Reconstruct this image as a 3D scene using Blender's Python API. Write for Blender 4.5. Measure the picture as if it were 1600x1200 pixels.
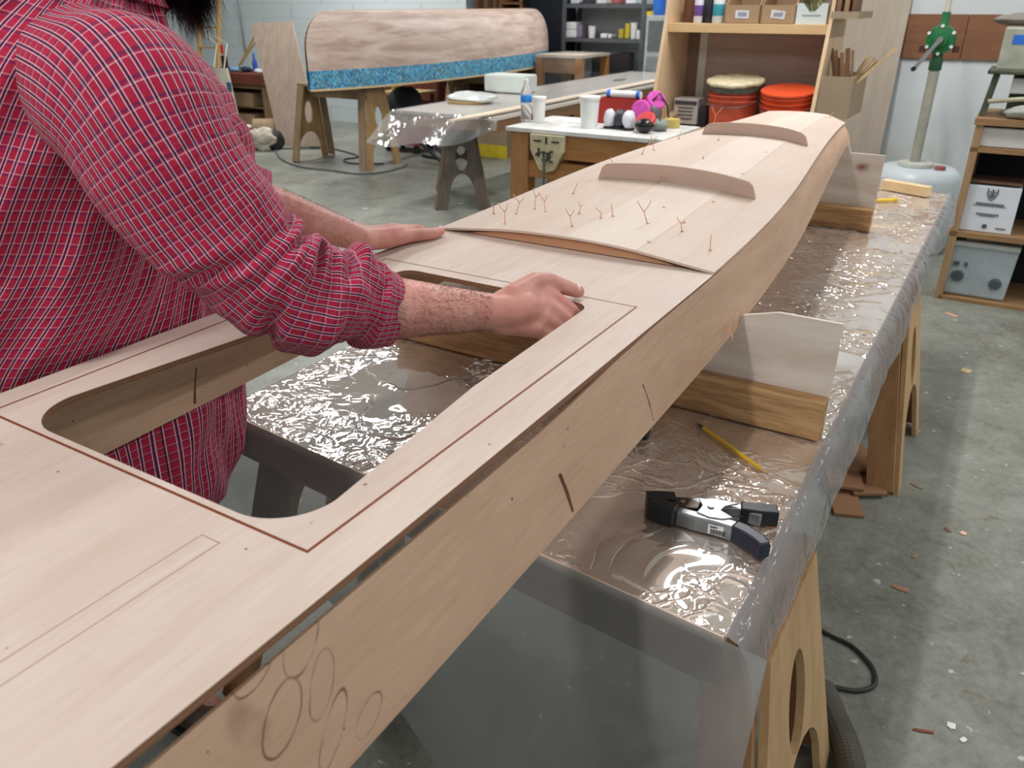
import bpy, math, random
from mathutils import Vector, Matrix, Quaternion, noise
from mathutils.geometry import tessellate_polygon
PI=math.pi
random.seed(7)
S=bpy.context.scene
for o in list(bpy.data.objects): bpy.data.objects.remove(o)
COL=S.collection

# ---------------------------------------------------------------- camera, light, exposure
EYE=1.60
PITCH=math.radians(25.63)
cd=bpy.data.cameras.new('camera'); cam=bpy.data.objects.new('camera',cd); COL.objects.link(cam)
cam.location=(0,0,EYE); cam.rotation_euler=(PI/2-PITCH,0,0)
cd.sensor_width=36; cd.lens=36*1240/1600; cd.clip_start=.02; cd.clip_end=60
cd.dof.use_dof=True; cd.dof.focus_distance=1.45; cd.dof.aperture_fstop=7.5
S.camera=cam
S.view_settings.view_transform='Standard'; S.view_settings.look='None'
S.view_settings.gamma=1; S.view_settings.use_curve_mapping=False
S.view_settings.exposure=0.19
wd=bpy.data.worlds.new('world'); S.world=wd; wd.use_nodes=True
wd.node_tree.nodes['Background'].inputs[0].default_value=(.8,.88,1,1)
wd.node_tree.nodes['Background'].inputs[1].default_value=.12

# the work table, the boat and the lamp rows share one direction, turned from the room's
A=math.radians(31.2); SA,CA=math.sin(A),math.cos(A)
def F(u,v,z): return Vector((u*SA+v*CA,u*CA-v*SA,z))       # u along the boat, v to the right
LAMPS=[(-.9,-1.15,52),(4.4,-1.15,84),(-1.3,-4.4,36),(4.4,-4.4,70),(9.8,-4.4,80),
       (-1.3,2.1,46),(4.0,2.1,80),(2.4,-7.6,60),(7.4,-7.6,100)]
LZ=3.58
for (lu,lv,lw) in LAMPS:
    ld=bpy.data.lights.new('tube_light','AREA'); ld.shape='RECTANGLE'; ld.size=2.4; ld.size_y=.12
    ld.energy=lw*.92; ld.color=(1,.985,.975)
    lo=bpy.data.objects.new('tube_light',ld); COL.objects.link(lo)
    lo.location=F(lu,lv,LZ-.012); lo.rotation_euler=(0,0,PI/2-A)

# ---------------------------------------------------------------- materials
def lin(c):
    if isinstance(c,str): c=tuple(int(c[i:i+2],16)/255 for i in (0,2,4))
    return tuple(((x/12.92) if x<=.04045 else ((x+.055)/1.055)**2.4) for x in c)+(1,)
class NT:
    def __init__(s,name):
        s.m=bpy.data.materials.new(name); s.m.use_nodes=True; s.t=s.m.node_tree; s.t.nodes.clear()
        s.out=s.n('ShaderNodeOutputMaterial'); s.b=s.n('ShaderNodeBsdfPrincipled'); s.l(s.b.outputs[0],s.out.inputs[0])
    def n(s,t,**k):
        x=s.t.nodes.new(t)
        for a,b in k.items(): setattr(x,a,b)
        return x
    def l(s,a,b): s.t.links.new(a,b)
    def put(s,i,v):
        if isinstance(v,bpy.types.NodeSocket): s.l(v,i)
        else: i.default_value=v
    def math(s,op,a,b=0,c=0):
        x=s.n('ShaderNodeMath',operation=op); s.put(x.inputs[0],a); s.put(x.inputs[1],b); s.put(x.inputs[2],c); return x.outputs[0]
    def mix(s,f,a,b):
        x=s.n('ShaderNodeMix',data_type='RGBA'); s.put(x.inputs[0],f); s.put(x.inputs[6],a); s.put(x.inputs[7],b); return x.outputs[2]
    def noise(s,vec,scale,detail=4,rough=.6,dist=0):
        x=s.n('ShaderNodeTexNoise'); s.put(x.inputs['Vector'],vec); x.inputs['Scale'].default_value=scale
        x.inputs['Detail'].default_value=detail; x.inputs['Roughness'].default_value=rough; x.inputs['Distortion'].default_value=dist; return x.outputs[0]
    def co(s,kind='Object'): return s.n('ShaderNodeTexCoord').outputs[kind]
    def mapv(s,vec,scale=(1,1,1),rot=(0,0,0),loc=(0,0,0)):
        x=s.n('ShaderNodeMapping'); s.put(x.inputs[0],vec); x.inputs[1].default_value=loc; x.inputs[2].default_value=rot; x.inputs[3].default_value=scale; return x.outputs[0]
    def ramp(s,f,stops):
        x=s.n('ShaderNodeValToRGB'); s.put(x.inputs[0],f); e=x.color_ramp.elements
        while len(e)<len(stops): e.new(.5)
        for i,(p,c) in enumerate(stops): e[i].position=p; e[i].color=c if len(c)==4 else lin(c)
        return x.outputs[0]
    def bump(s,h,strength=.2,dist=.01,normal=None):
        x=s.n('ShaderNodeBump'); x.inputs['Strength'].default_value=strength; x.inputs['Distance'].default_value=dist
        s.put(x.inputs['Height'],h)
        if normal is not None: s.l(normal,x.inputs['Normal'])
        return x.outputs[0]
    def setc(s,c,rough=.5,metal=0,spec=.5):
        s.put(s.b.inputs['Base Color'],c); s.put(s.b.inputs['Roughness'],rough); s.put(s.b.inputs['Metallic'],metal)
        s.put(s.b.inputs['Specular IOR Level'],spec); return s
MC={}
def plain(c,rough=.5,metal=0,spec=.5,var=.06,name=None,scale=12):
    """one-colour procedural material with a little mottling of its own"""
    k=('p',c,rough,metal,spec,var,scale)
    if k in MC: return MC[k]
    t=NT(name or 'paint_'+c); base=lin(c)
    nz=t.noise(t.co(),scale,3)
    dk=tuple(x*(1-var*2.2) for x in base[:3])+(1,); lt=tuple(min(1,x*(1+var*1.4)) for x in base[:3])+(1,)
    t.setc(t.ramp(nz,[(.3,dk),(.7,lt)]),rough,metal,spec); MC[k]=t.m; return t.m
def wood(c1,c2,axis='X',rough=.6,scale=1.0,knots=False,contrast=1.0,name=None,spec=.35):
    k=('w',c1,c2,axis,rough,scale,knots,contrast)
    if k in MC: return MC[k]
    t=NT(name or 'wood'); co=t.co()
    s={'X':(1.2,14,14),'Y':(14,1.2,14),'Z':(14,14,1.2)}[axis]
    m=t.mapv(co,tuple(x*scale for x in s))
    a=t.noise(m,2.2,6,.62,.35); b=t.noise(t.mapv(co,tuple(x*scale*5 for x in s)),2.0,3,.5)
    g=t.math('MULTIPLY_ADD',b,.35,t.math('MULTIPLY',a,.75))
    col=t.ramp(g,[(.5-.22/contrast,c2),(.5+.22/contrast,c1)])
    if knots:
        v=t.n('ShaderNodeTexVoronoi'); t.put(v.inputs['Vector'],t.mapv(co,tuple(x*.32*scale for x in s))); v.inputs['Scale'].default_value=1.0
        kn=t.ramp(v.outputs[0],[(.03,(1,1,1,1)),(.13,(0,0,0,1))]); col=t.mix(t.math('MULTIPLY',kn,.7),col,lin('5a3016'))
    t.setc(col,rough,0,spec); t.l(t.bump(g,.12,.004),t.b.inputs['Normal']); MC[k]=t.m; return t.m
W_PINE=wood('c9955f','a06c3c','X',knots=True,name='pine_lumber')
W_PINEZ=wood('b98a60','966a44','Z',knots=True,name='pine_lumber_upright')
W_PLYZ=wood('c9a67c','a98358','Z',.6,.7,name='plywood_upright',knots=True)
W_PLY=wood('d8b78c','b48e60','X',.6,.8,name='plywood')
W_GREYZ=wood('a3896c','78614a','Z',name='weathered_wood')
W_PALE=wood('e3c79c','cfae80','X',.55,name='pale_pine')
W_PALEZ=wood('ddc4a2','c9a983','Z',.55,name='pale_ply_upright')
W_BROWN=wood('8a5638','6c3f28','X',.55,name='brown_board')
W_RUST=wood('7a4030','57291f','X',.6,name='red_brown_wood')
W_DARKZ=wood('5a3a28','3b2418','Z',name='dark_wood')
W_CARD=plain('a58a6c',.85,var=.03,name='cardboard')
def okoume(name,c1,c2,axis='X'):
    t=NT(name); co=t.co(); s={'X':(.9,9,9),'Y':(9,.9,9)}[axis]
    a=t.noise(t.mapv(co,s),1.6,5,.6,.6); b=t.noise(t.mapv(co,tuple(x*7 for x in s)),2.5,3,.6); c=t.noise(co,3.0,2)
    g=t.math('ADD',t.math('MULTIPLY_ADD',b,.3,t.math('MULTIPLY',a,.45)),t.math('MULTIPLY',c,.25))
    col=t.ramp(g,[(.36,c2),(.64,c1)]); return t,col,g,co
def maskrect(t,x,y,cx,cy,hx,hy,w):
    """outline of a rectangle, a line of half-width w"""
    dx=t.math('SUBTRACT',t.math('ABSOLUTE',t.math('SUBTRACT',x,cx)),hx); dy=t.math('SUBTRACT',t.math('ABSOLUTE',t.math('SUBTRACT',y,cy)),hy)
    return t.math('LESS_THAN',t.math('ABSOLUTE',t.math('MAXIMUM',dx,dy)),w)
def xyz(t,co):
    s=t.n('ShaderNodeSeparateXYZ'); t.l(co,s.inputs[0]); return s.outputs[0],s.outputs[1],s.outputs[2]

# ---------------------------------------------------------------- mesh helpers
class MB:
    def __init__(s): s.v=[];s.f=[];s.uv=None
    def add(s,vs,fs):
        n=len(s.v); s.v+= [Vector(p) for p in vs]; s.f+=[tuple(i+n for i in f) for f in fs]; return s
    def box(s,c,d,rot=None,taper=None):
        x,y,z=(q/2 for q in d); tx,ty=taper or (1,1)
        vs=[Vector((a*x*(tx if e>0 else 1),b*y*(ty if e>0 else 1),e*z)) for e in (-1,1) for a,b in ((-1,-1),(1,-1),(1,1),(-1,1))]
        if rot is not None: vs=[rot@p for p in vs]
        c=Vector(c); return s.add([p+c for p in vs],[(3,2,1,0),(4,5,6,7),(0,1,5,4),(1,2,6,5),(2,3,7,6),(3,0,4,7)])
    def bar(s,p0,p1,w,h,up=(0,0,1)):
        p0=Vector(p0);p1=Vector(p1);d=(p1-p0);L=d.length;d.normalize();up=Vector(up)
        y=up.cross(d)
        if y.length<1e-4: y=Vector((0,1,0)).cross(d)
        y.normalize();z=d.cross(y); R=Matrix((d,y,z)).transposed()
        return s.box((p0+p1)/2,(L,w,h),R)
    def tube(s,pts,r,n=10,cap=True):
        pts=[Vector(p) for p in pts]; rr=r if isinstance(r,(list,tuple)) else [r]*len(pts)
        vs=[];fs=[];T=(pts[1]-pts[0]).normalized()
        N=T.orthogonal().normalized()
        for i,p in enumerate(pts):
            t=((pts[min(i+1,len(pts)-1)]-pts[max(i-1,0)]).normalized()) if len(pts)>1 else T
            q=T.rotation_difference(t); N=(q@N).normalized(); T=t; B=T.cross(N)
            for k in range(n):
                a=2*PI*k/n; vs.append(p+(N*math.cos(a)+B*math.sin(a))*rr[i])
        for i in range(len(pts)-1):
            for k in range(n): fs.append((i*n+k,i*n+(k+1)%n,(i+1)*n+(k+1)%n,(i+1)*n+k))
        if cap: fs.append(tuple(range(n))[::-1]); fs.append(tuple((len(pts)-1)*n+k for k in range(n)))
        return s.add(vs,fs)
    def cyl(s,p0,p1,r0,r1=None,n=20): return s.tube([p0,p1],[r0,r0 if r1 is None else r1],n)
    def lathe(s,prof,c=(0,0,0),n=28,rot=None,squash=1):
        c=Vector(c);vs=[];fs=[]
        for r,z in prof:
            for k in range(n):
                a=2*PI*k/n; p=Vector((r*math.cos(a),r*math.sin(a)*squash,z)); vs.append((rot@p if rot is not None else p)+c)
        for i in range(len(prof)-1):
            for k in range(n): fs.append((i*n+k,i*n+(k+1)%n,(i+1)*n+(k+1)%n,(i+1)*n+k))
        if prof[0][0]>1e-5: fs.append(tuple(range(n))[::-1])
        if prof[-1][0]>1e-5: fs.append(tuple((len(prof)-1)*n+k for k in range(n)))
        return s.add(vs,fs)
    def ball(s,c,r,n=14,rot=None):
        r=(r,)*3 if not isinstance(r,(tuple,list)) else r; c=Vector(c);vs=[];fs=[];m=max(6,n*2//3)
        for i in range(m+1):
            ph=-PI/2+PI*i/m
            for k in range(n):
                a=2*PI*k/n; p=Vector((r[0]*math.cos(ph)*math.cos(a),r[1]*math.cos(ph)*math.sin(a),r[2]*math.sin(ph)))
                vs.append((rot@p if rot is not None else p)+c)
        for i in range(m):
            for k in range(n): fs.append((i*n+k,i*n+(k+1)%n,(i+1)*n+(k+1)%n,(i+1)*n+k))
        return s.add(vs,fs)
    def plate(s,outer,holes,t,org,ax,ay):
        """flat sheet with holes: 2-D outlines laid on axes ax, ay from org, thickness t along ax x ay"""
        org=Vector(org);ax=Vector(ax);ay=Vector(ay);nz=ax.cross(ay).normalized()
        loops=[outer]+list(holes); P=[[Vector((p[0],p[1],0)) for p in l] for l in loops]
        tri=tessellate_polygon(P); flat=[p for l in P for p in l]; n=len(flat)
        vs=[org+ax*p.x+ay*p.y+nz*(t/2) for p in flat]+[org+ax*p.x+ay*p.y-nz*(t/2) for p in flat]
        fs=[]
        for a,b,c in tri:
            ar=(flat[b]-flat[a]).cross(flat[c]-flat[a]).z
            if ar<0: b,c=c,b
            fs.append((a,b,c)); fs.append((a+n,c+n,b+n))
        i=0
        for l in P:
            m=len(l); ar=sum(l[k].x*l[(k+1)%m].y-l[(k+1)%m].x*l[k].y for k in range(m))
            for k in range(m):
                a,b=i+k,i+(k+1)%m
                fs.append((a,a+n,b+n,b) if (ar>0)==(l is P[0]) else (a,b,b+n,a+n))
            i+=m
        return s.add(vs,fs)
    def sheet(s,rows,thick=0,closed=False):
        """grid of points; with thickness it becomes a solid skin"""
        R=len(rows);C=len(rows[0]);vs=[Vector(p) for r in rows for p in r];fs=[]
        for i in range(R-1):
            for j in range(C if closed else C-1):
                fs.append((i*C+j,i*C+(j+1)%C,(i+1)*C+(j+1)%C,(i+1)*C+j))
        if thick:
            nr=[Vector() for _ in vs]
            for f in fs:
                nn=(vs[f[1]]-vs[f[0]]).cross(vs[f[3]]-vs[f[0]])
                for i in f: nr[i]+=nn
            m=len(vs); vs+= [vs[i]-nr[i].normalized()*thick for i in range(m)]
            top=list(fs); fs+= [tuple(i+m for i in reversed(f)) for f in top]
            for i in range(R-1):
                if not closed:
                    a,b=i*C,(i+1)*C; fs.append((a,b,b+m,a+m)); a,b=i*C+C-1,(i+1)*C+C-1; fs.append((b,a,a+m,b+m))
            for j in range(C if closed else C-1):
                a,b=j,(j+1)%C; fs.append((b,a,a+m,b+m)); a,b=(R-1)*C+j,(R-1)*C+(j+1)%C; fs.append((a,b,b+m,a+m))
        return s.add(vs,fs)
def mesh(mb,name,mat,org=(0,0,0),smooth=False):
    me=bpy.data.meshes.new(name); o=Vector(org)
    me.from_pydata([p-o for p in mb.v],[],mb.f); me.validate(); 
    import bmesh
    bm=bmesh.new(); bm.from_mesh(me)
    if not getattr(mb,'keep',False): bmesh.ops.recalc_face_normals(bm,faces=bm.faces)
    bm.to_mesh(me); bm.free()
    for m in (mat if isinstance(mat,(list,tuple)) else [mat]): me.materials.append(m)
    if smooth is True: me.shade_smooth()
    elif smooth:
        me.shade_smooth()
        try: me.set_sharp_from_angle(angle=math.radians(smooth))
        except Exception: pass
    return me
def link(name,me,parent=None,loc=(0,0,0),rz=0,bevel=0):
    o=bpy.data.objects.new(name,me); COL.objects.link(o); o.parent=parent; o.location=loc; o.rotation_euler=(0,0,rz)
    if bevel:
        b=o.modifiers.new('bevel','BEVEL'); b.width=bevel; b.segments=2; b.limit_method='ANGLE'; b.angle_limit=math.radians(40)
    return o
class Thing:
    """a thing: an Empty at its base; part geometry is given in the frame's own coordinates.
    frame 'B': boat frame (u, left, z); 'W': room; or a number = turned about its own base"""
    def __init__(s,name,label,cat,org,frame='W',group=None):
        s.org=Vector(org); s.e=bpy.data.objects.new(name,None); COL.objects.link(s.e); s.e.empty_display_size=.05
        s.local=not isinstance(frame,str)
        place(s.e,org,frame); tag(s.e,label,cat,group)
    def part(s,name,mb,mat,smooth=False,bevel=0,parent=None,label=None):
        me=mesh(mb,name,mat,(0,0,0) if s.local else s.org,smooth); o=link(name,me,parent or s.e,bevel=bevel)
        if label: o['label']=label
        return o
def place(o,org,frame):
    if frame=='B': o.location=F(org[0],-org[1],org[2]); o.rotation_euler=(0,0,PI/2-A)
    elif frame=='W': o.location=org
    else: o.location=org; o.rotation_euler=(0,0,frame)
def tag(o,label=None,cat=None,group=None,kind=None):
    if label: o['label']=label
    if cat: o['category']=cat
    if group: o['group']=group
    if kind: o['kind']=kind
    return o
def single(name,label,cat,org,mb,mat,frame='W',smooth=False,bevel=0,group=None,kind=None):
    local=not isinstance(frame,str)
    o=link(name,mesh(mb,name,mat,(0,0,0) if local else org,smooth),bevel=bevel); place(o,org,frame)
    return tag(o,label,cat,group,kind)
def struct(name,mb,mat,bevel=0):
    o=link(name,mesh(mb,name,mat),bevel=bevel); o['kind']='structure'; return o
def copytree(o,parent=None):
    c=o.copy(); COL.objects.link(c); c.parent=parent
    for ch in list(o.children): copytree(ch,c)
    return c
def text_mb(txt,size,org,ax,ay,t=.001):
    cu=bpy.data.curves.new('txt','FONT'); cu.body=txt; cu.size=size; cu.extrude=t; cu.align_x='CENTER'; cu.align_y='CENTER'
    o=bpy.data.objects.new('txt',cu); COL.objects.link(o); dg=bpy.context.evaluated_depsgraph_get(); me=bpy.data.meshes.new_from_object(o.evaluated_get(dg))
    mb=MB(); ax=Vector(ax);ay=Vector(ay);az=ax.cross(ay);org=Vector(org)
    mb.add([org+ax*v.co.x+ay*v.co.y+az*v.co.z for v in me.vertices],[tuple(p.vertices) for p in me.polygons])
    bpy.data.objects.remove(o); bpy.data.curves.remove(cu); bpy.data.meshes.remove(me); return mb
def rounded(x0,y0,x1,y1,r,n=8):
    P=[]
    for cx,cy,a0 in ((x1-r,y1-r,0),(x0+r,y1-r,90),(x0+r,y0+r,180),(x1-r,y0+r,270)):
        for k in range(n+1):
            a=math.radians(a0+90*k/n); P.append((cx+r*math.cos(a),cy+r*math.sin(a)))
    return P
def oval(cx,cy,rx,ry,n=28): return [(cx+rx*math.cos(2*PI*k/n),cy+ry*math.sin(2*PI*k/n)) for k in range(n)]
def smoothstep(a,b,x): t=max(0,min(1,(x-a)/(b-a))); return t*t*(3-2*t)
def interp(T,x,k):
    if x<=T[0][0]: return T[0][k]
    for a,b in zip(T,T[1:]):
        if x<=b[0]: t=(x-a[0])/(b[0]-a[0]); return a[k]+(b[k]-a[k])*t
    return T[-1][k]
def catmull(P,n):
    P=[Vector(p) for p in P]; out=[]; Q=[P[0]*2-P[1]]+P+[P[-1]*2-P[-2]]
    for i in range(len(P)-1):
        a,b,c,d=Q[i:i+4]
        for k in range(n):
            t=k/n; out.append(.5*((2*b)+(c-a)*t+(2*a-5*b+4*c-d)*t*t+(3*b-a-3*c+d)*t**3))
    out.append(P[-1]); return out

# ================================================================ THE SETTING
CEIL=3.75
t=NT('concrete_floor'); co=t.co()
a=t.noise(co,.9,5,.6); b=t.noise(co,5,6,.7,.6); c=t.noise(co,38,4,.7)
g=t.math('ADD',t.math('MULTIPLY',a,.35),t.math('MULTIPLY_ADD',b,.4,t.math('MULTIPLY',c,.25)))
col=t.ramp(g,[(.34,'5a5951'),(.45,'7a7b72'),(.55,'8c8f86'),(.68,'a6aaa1')])
sp=t.noise(t.mapv(co,loc=(3,1,0)),22,3,.5); col=t.mix(t.ramp(sp,[(.68,(0,0,0,1)),(.72,(.7,.7,.7,1))]),col,lin('cfcdc4'))
st=t.noise(t.mapv(co,loc=(9,4,0)),9,4,.7,1); col=t.mix(t.ramp(st,[(.64,(0,0,0,1)),(.70,(.55,.55,.55,1))]),col,lin('6b5340'))
t.setc(col,.42,0,.4); t.l(t.bump(g,.15,.01),t.b.inputs['Normal']); M_FLOOR=t.m
RZ=PI/2-A
def bstruct(name,lo,hi,m):
    mb=MB().box([(a+b)/2 for a,b in zip(lo,hi)],[abs(a-b) for a,b in zip(lo,hi)]); mb.v=[F(p.x,-p.y,p.z) for p in mb.v]; return struct(name,mb,m)
bstruct('floor',(-4.2,-4.2,-.1),(12,12.2,0),M_FLOOR)
t=NT('painted_blocks'); co=t.co(); br=t.n('ShaderNodeTexBrick')
m=t.n('ShaderNodeCombineXYZ'); X,Y,Z=xyz(t,co); t.l(t.math('ADD',X,Y),m.inputs[0]); t.l(Z,m.inputs[1]); t.l(m.outputs[0],br.inputs[0])
br.inputs['Color1'].default_value=lin('d3dde0'); br.inputs['Color2'].default_value=lin('ced9dc'); br.inputs['Mortar'].default_value=lin('c3cfd2')
br.inputs['Scale'].default_value=1; br.inputs['Mortar Size'].default_value=.008; br.inputs['Brick Width'].default_value=.4; br.inputs['Row Height'].default_value=.2
t.setc(br.outputs[0],.55); t.l(t.bump(br.outputs[1],.3,-.006),t.b.inputs['Normal']); M_BLOCK=t.m
bstruct('wall_back',(11.42,2.4,0),(11.6,6.3,CEIL),M_BLOCK)
bstruct('wall_back_recess',(9.3,6.40,0),(9.42,12,CEIL),M_BLOCK)
bstruct('wall_recess_side',(9.42,8.4,0),(11.6,8.5,CEIL),M_BLOCK)
bstruct('wall_recess_back',(11.42,6.3,0),(11.6,8.4,CEIL),M_BLOCK)
bstruct('wall_left',(-4.2,12,0),(9.5,12.2,CEIL),M_BLOCK)
bstruct('wall_front',(-4.2,-4,0),(-4,12,CEIL),M_BLOCK)
bstruct('wall_right',(-4,-4.2,0),(7.2,-4,CEIL),M_BLOCK)
t=NT('stained_white_wall'); co=t.co(); X,Y,Z=xyz(t,co)
col=t.ramp(t.noise(co,1.4,4),[(.3,'c4cccf'),(.7,'d6dcde')])
low=t.math('MULTIPLY',t.ramp(t.noise(t.mapv(co,(1,1,.35)),2.2,4,.6,.5),[(.45,(0,0,0,1)),(.6,(1,1,1,1))]),t.ramp(Z,[(.5,(1,1,1,1)),(1.0,(0,0,0,1))]))
col=t.mix(t.math('MULTIPLY',low,.6),col,lin('b5b3a4')); t.setc(col,.5); M_PART=t.m
bstruct('wall_partition',(6.95,-4,0),(7.12,2.2,CEIL),M_PART)
bstruct('wall_partition_return',(7.12,2.2,0),(11.6,2.4,CEIL),M_PART)
bstruct('ceiling',(-4.2,-4.2,CEIL),(12,12.2,CEIL+.1),plain('dcdedd',.8,var=.03,name='ceiling_paint'))
for i,(lu,lv,lw) in enumerate(LAMPS):
    T=Thing('ceiling_light',['white strip light above the boat behind the camera','white strip light above the bow of the boat','white strip light over the floor behind the man','white strip light over the gap between boat and canoe','white strip light in front of the grey steel shelving','white strip light to the right behind the camera','white strip light above the rough shelf side of the room','white strip light far to the left of the man','white strip light above the tool cabinet corner'][i],'light',(lu,-lv,LZ+.02),'B','strip lights on the ceiling')
    T.part('housing',MB().box((lu,-lv,LZ+.095),(2.46,.16,.14)),plain('e8e8e6',.4,name='white_enamel'),bevel=.01)
    for s in (-1,1): T.part('end_cap',MB().box((lu+s*1.235,-lv,LZ+.06),(.015,.18,.16)),plain('c8c8c8',.4,name='grey_enamel'),bevel=.003)
# ================================================================ WORK TABLE (boat frame: x=u, y=left=-v)
TU0,TU1,TR,TL,TZ=.90,4.33,.19,1.37,.78
t=NT('table_plywood'); co=t.co()
s=(1.0,7,7); a=t.noise(t.mapv(co,s),1.8,5,.6,.7); b=t.noise(co,3.5,5,.65,1.2); c=t.noise(t.mapv(co,(6,30,30)),2,3)
g=t.math('ADD',t.math('MULTIPLY',a,.4),t.math('MULTIPLY_ADD',b,.45,t.math('MULTIPLY',c,.15)))
col=t.ramp(g,[(.36,'b09684'),(.46,'c8ad9a'),(.54,'d6c0ae'),(.66,'e2d3c5')])
sp=t.noise(t.mapv(co,loc=(2,7,0)),17,3,.5); col=t.mix(t.ramp(sp,[(.70,(0,0,0,1)),(.73,(.75,.75,.75,1))]),col,lin('6f6a72'))
X,Y,Z=xyz(t,co)
ln=t.math('LESS_THAN',t.math('ABSOLUTE',t.math('SUBTRACT',X,1.22)),.0012); col=t.mix(ln,col,lin('4a352a'))
t.setc(col,.5); M_TTOP=t.m
T=Thing('work_table','long plywood work table under plastic sheeting carrying the boat','table',(TU0,TL,0),'B')
# base of the empty stands on the floor; geometry in boat-frame coordinates
T.part('table_top',MB().plate([(TU0,TR),(TU1,TR),(TU1,TL),(TU0+.11,TL)],[],.018,(0,0,TZ-.009),(1,0,0),(0,1,0)),M_TTOP)
ap=wood('96714f','6f5038','X',name='apron_lumber')
T.part('apron',MB().box(((TU0+TU1)/2,TR+.012,TZ-.059),(TU1-TU0-.01,.02,.08)),ap)
T.part('apron',MB().box(((TU0+TU1)/2+.03,TL-.014,TZ-.059),(TU1-TU0-.1,.02,.08)),ap)
T.part('apron',MB().bar((TU0+.012,TR+.023,TZ-.059),(TU0+.122,TL-.025,TZ-.059),.02,.08),ap)
T.part('apron',MB().box((TU1-.012,(TR+TL)/2,TZ-.059),(.02,TL-TR-.05,.08)),ap)
for i in range(7): T.part('rib',MB().box((TU0+.45+i*.45,(TR+TL)/2,TZ-.059),(.018,TL-TR-.06,.08)),ap)
T.part('bottom_skin',MB().plate([(TU0+.005,TR+.005),(TU1-.005,TR+.005),(TU1-.005,TL-.005),(TU0+.115,TL-.005)],[],.004,(0,0,TZ-.101),(1,0,0),(0,1,0)),W_PLY)

def sawhorse(name,label,cu,cv0,cv1,h,frame,ht=.165,hb=.30,panel=W_PLYZ,legm=W_PINEZ,group=None,scale=1,hole=(.062,.115),splay=None):
    """trestle: axis along +y from cv0 to cv1, two end panels with oval hole and arched foot, four leg boards, top beam"""
    T=Thing(name,label,'sawhorse',(cu,(cv0+cv1)/2,0),frame,group)
    def ox(p): return p
    slope=(hb-ht)/h; sp=.11 if h<.75 and splay is None else (.06 if splay is None else splay)
    base=(cu,0,0) if isinstance(frame,str) else (0,0,0)
    for y,sg in ((cv0,1),(cv1,-1)):
        if not isinstance(frame,str): y=y-(cv0+cv1)/2
        out=[(-hb,0),(-hb+.09,0)]
        for k in range(13):
            a=PI-PI*k/12; out.append(((hb-.11)*math.cos(a)*1.0,.10+.20*math.sin(a)*1.0))
        out+=[(hb-.09,0),(hb,0),(ht,h-.03),(-ht,h-.03)]
        ay=Vector((0,sg*sp,h)); ay=ay/h
        T.part('end_panel',MB().plate(out,[oval(0,h*.62,*hole)],.016,(base[0],y-sg*(sp-.008),0),(1,0,0),ay),panel)
        for sx in (-1,1):
            q=[(sx*(hb+.011),0),(sx*(ht+.011),h-.03)]
            mb=MB(); mb.bar((base[0]+q[0][0],y-sg*(sp-.062),0.012),(base[0]+q[1][0],y+sg*.062,h-.03),.09,.022,up=(sx,0,slope))
            T.part('leg',mb,legm,bevel=.002)
    L=abs(cv1-cv0); yc=(cv0+cv1)/2 if isinstance(frame,str) else 0
    T.part('top_beam',MB().box((base[0],yc,h-.015),(2*ht+.006,L,.03)),legm,bevel=.003)
    T.part('stretcher',MB().box((base[0],yc,h-.09),(.04,L-.06,.11)),legm,bevel=.003)
    return T
sawhorse('sawhorse','plywood sawhorse with oval hole under the near end of the work table',1.20,.145,1.30,.677,'B')
sawhorse('sawhorse','plywood sawhorse with oval hole under the far half of the work table',3.07,.165,1.30,.677,'B')

# plastic sheeting over the table
t=NT('plastic_sheet'); co=t.co()
n1=t.noise(co,5,2,.5,.6); n2=t.noise(t.mapv(co,(1.2,.8,1)),17,4,.55,1.2); n3=t.noise(t.mapv(co,(1,.6,1),loc=(4,2,0)),60,2,.5,.5)
n0=t.ramp(t.noise(t.mapv(co,loc=(1.3,.2,0)),3.2,2,.5),[(.44,(0,0,0,1)),(.60,(1,1,1,1))])
def ridge(sc,loc,w,dist=.8,st=(1,1,1)):
    n=t.noise(t.mapv(co,st,loc=loc),sc,2,.5,dist); return t.ramp(t.math('ABSOLUTE',t.math('SUBTRACT',n,.5)),[(0,(1,1,1,1)),(w*.35,(.55,.55,.55,1)),(w,(0,0,0,1))])
r1=ridge(4.0,(0,0,0),.030); r2=ridge(11,(3,1,0),.055,1.2,(1,.7,1)); r3=ridge(22,(7,2,0),.10,.6,(.8,1,1))
rr_=t.math('ADD',t.math('MULTIPLY',r1,.35),t.math('MULTIPLY',n0,t.math('ADD',t.math('MULTIPLY',r2,.8),t.math('MULTIPLY',r3,.35))))
h=t.math('ADD',t.math('MULTIPLY',n1,.55),t.math('MULTIPLY',rr_,.30))
nb=t.bump(h,.85,.02)
tr=t.n('ShaderNodeBsdfTransparent'); tr.inputs[0].default_value=(.985,.985,.985,1)
gl=t.n('ShaderNodeBsdfGlossy'); gl.inputs['Roughness'].default_value=.035; t.l(nb,gl.inputs['Normal'])
df=t.n('ShaderNodeBsdfDiffuse'); df.inputs[0].default_value=(.76,.77,.78,1)
fr=t.n('ShaderNodeFresnel'); fr.inputs[0].default_value=1.38; t.l(nb,fr.inputs['Normal'])
m0=t.n('ShaderNodeMixShader'); m0.inputs[0].default_value=.07; t.l(tr.outputs[0],m0.inputs[1]); t.l(df.outputs[0],m0.inputs[2])
m1=t.n('ShaderNodeMixShader'); t.l(t.math('MULTIPLY',fr.outputs[0],.62),m1.inputs[0]); t.l(m0.outputs[0],m1.inputs[1]); t.l(gl.outputs[0],m1.inputs[2]); t.l(m1.outputs[0],t.out.inputs[0])
M_PLAS=t.m
t=NT('hazy_plastic'); co=t.co()
nb=t.bump(t.noise(co,6,3,.5,1),.5,.02)
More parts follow.
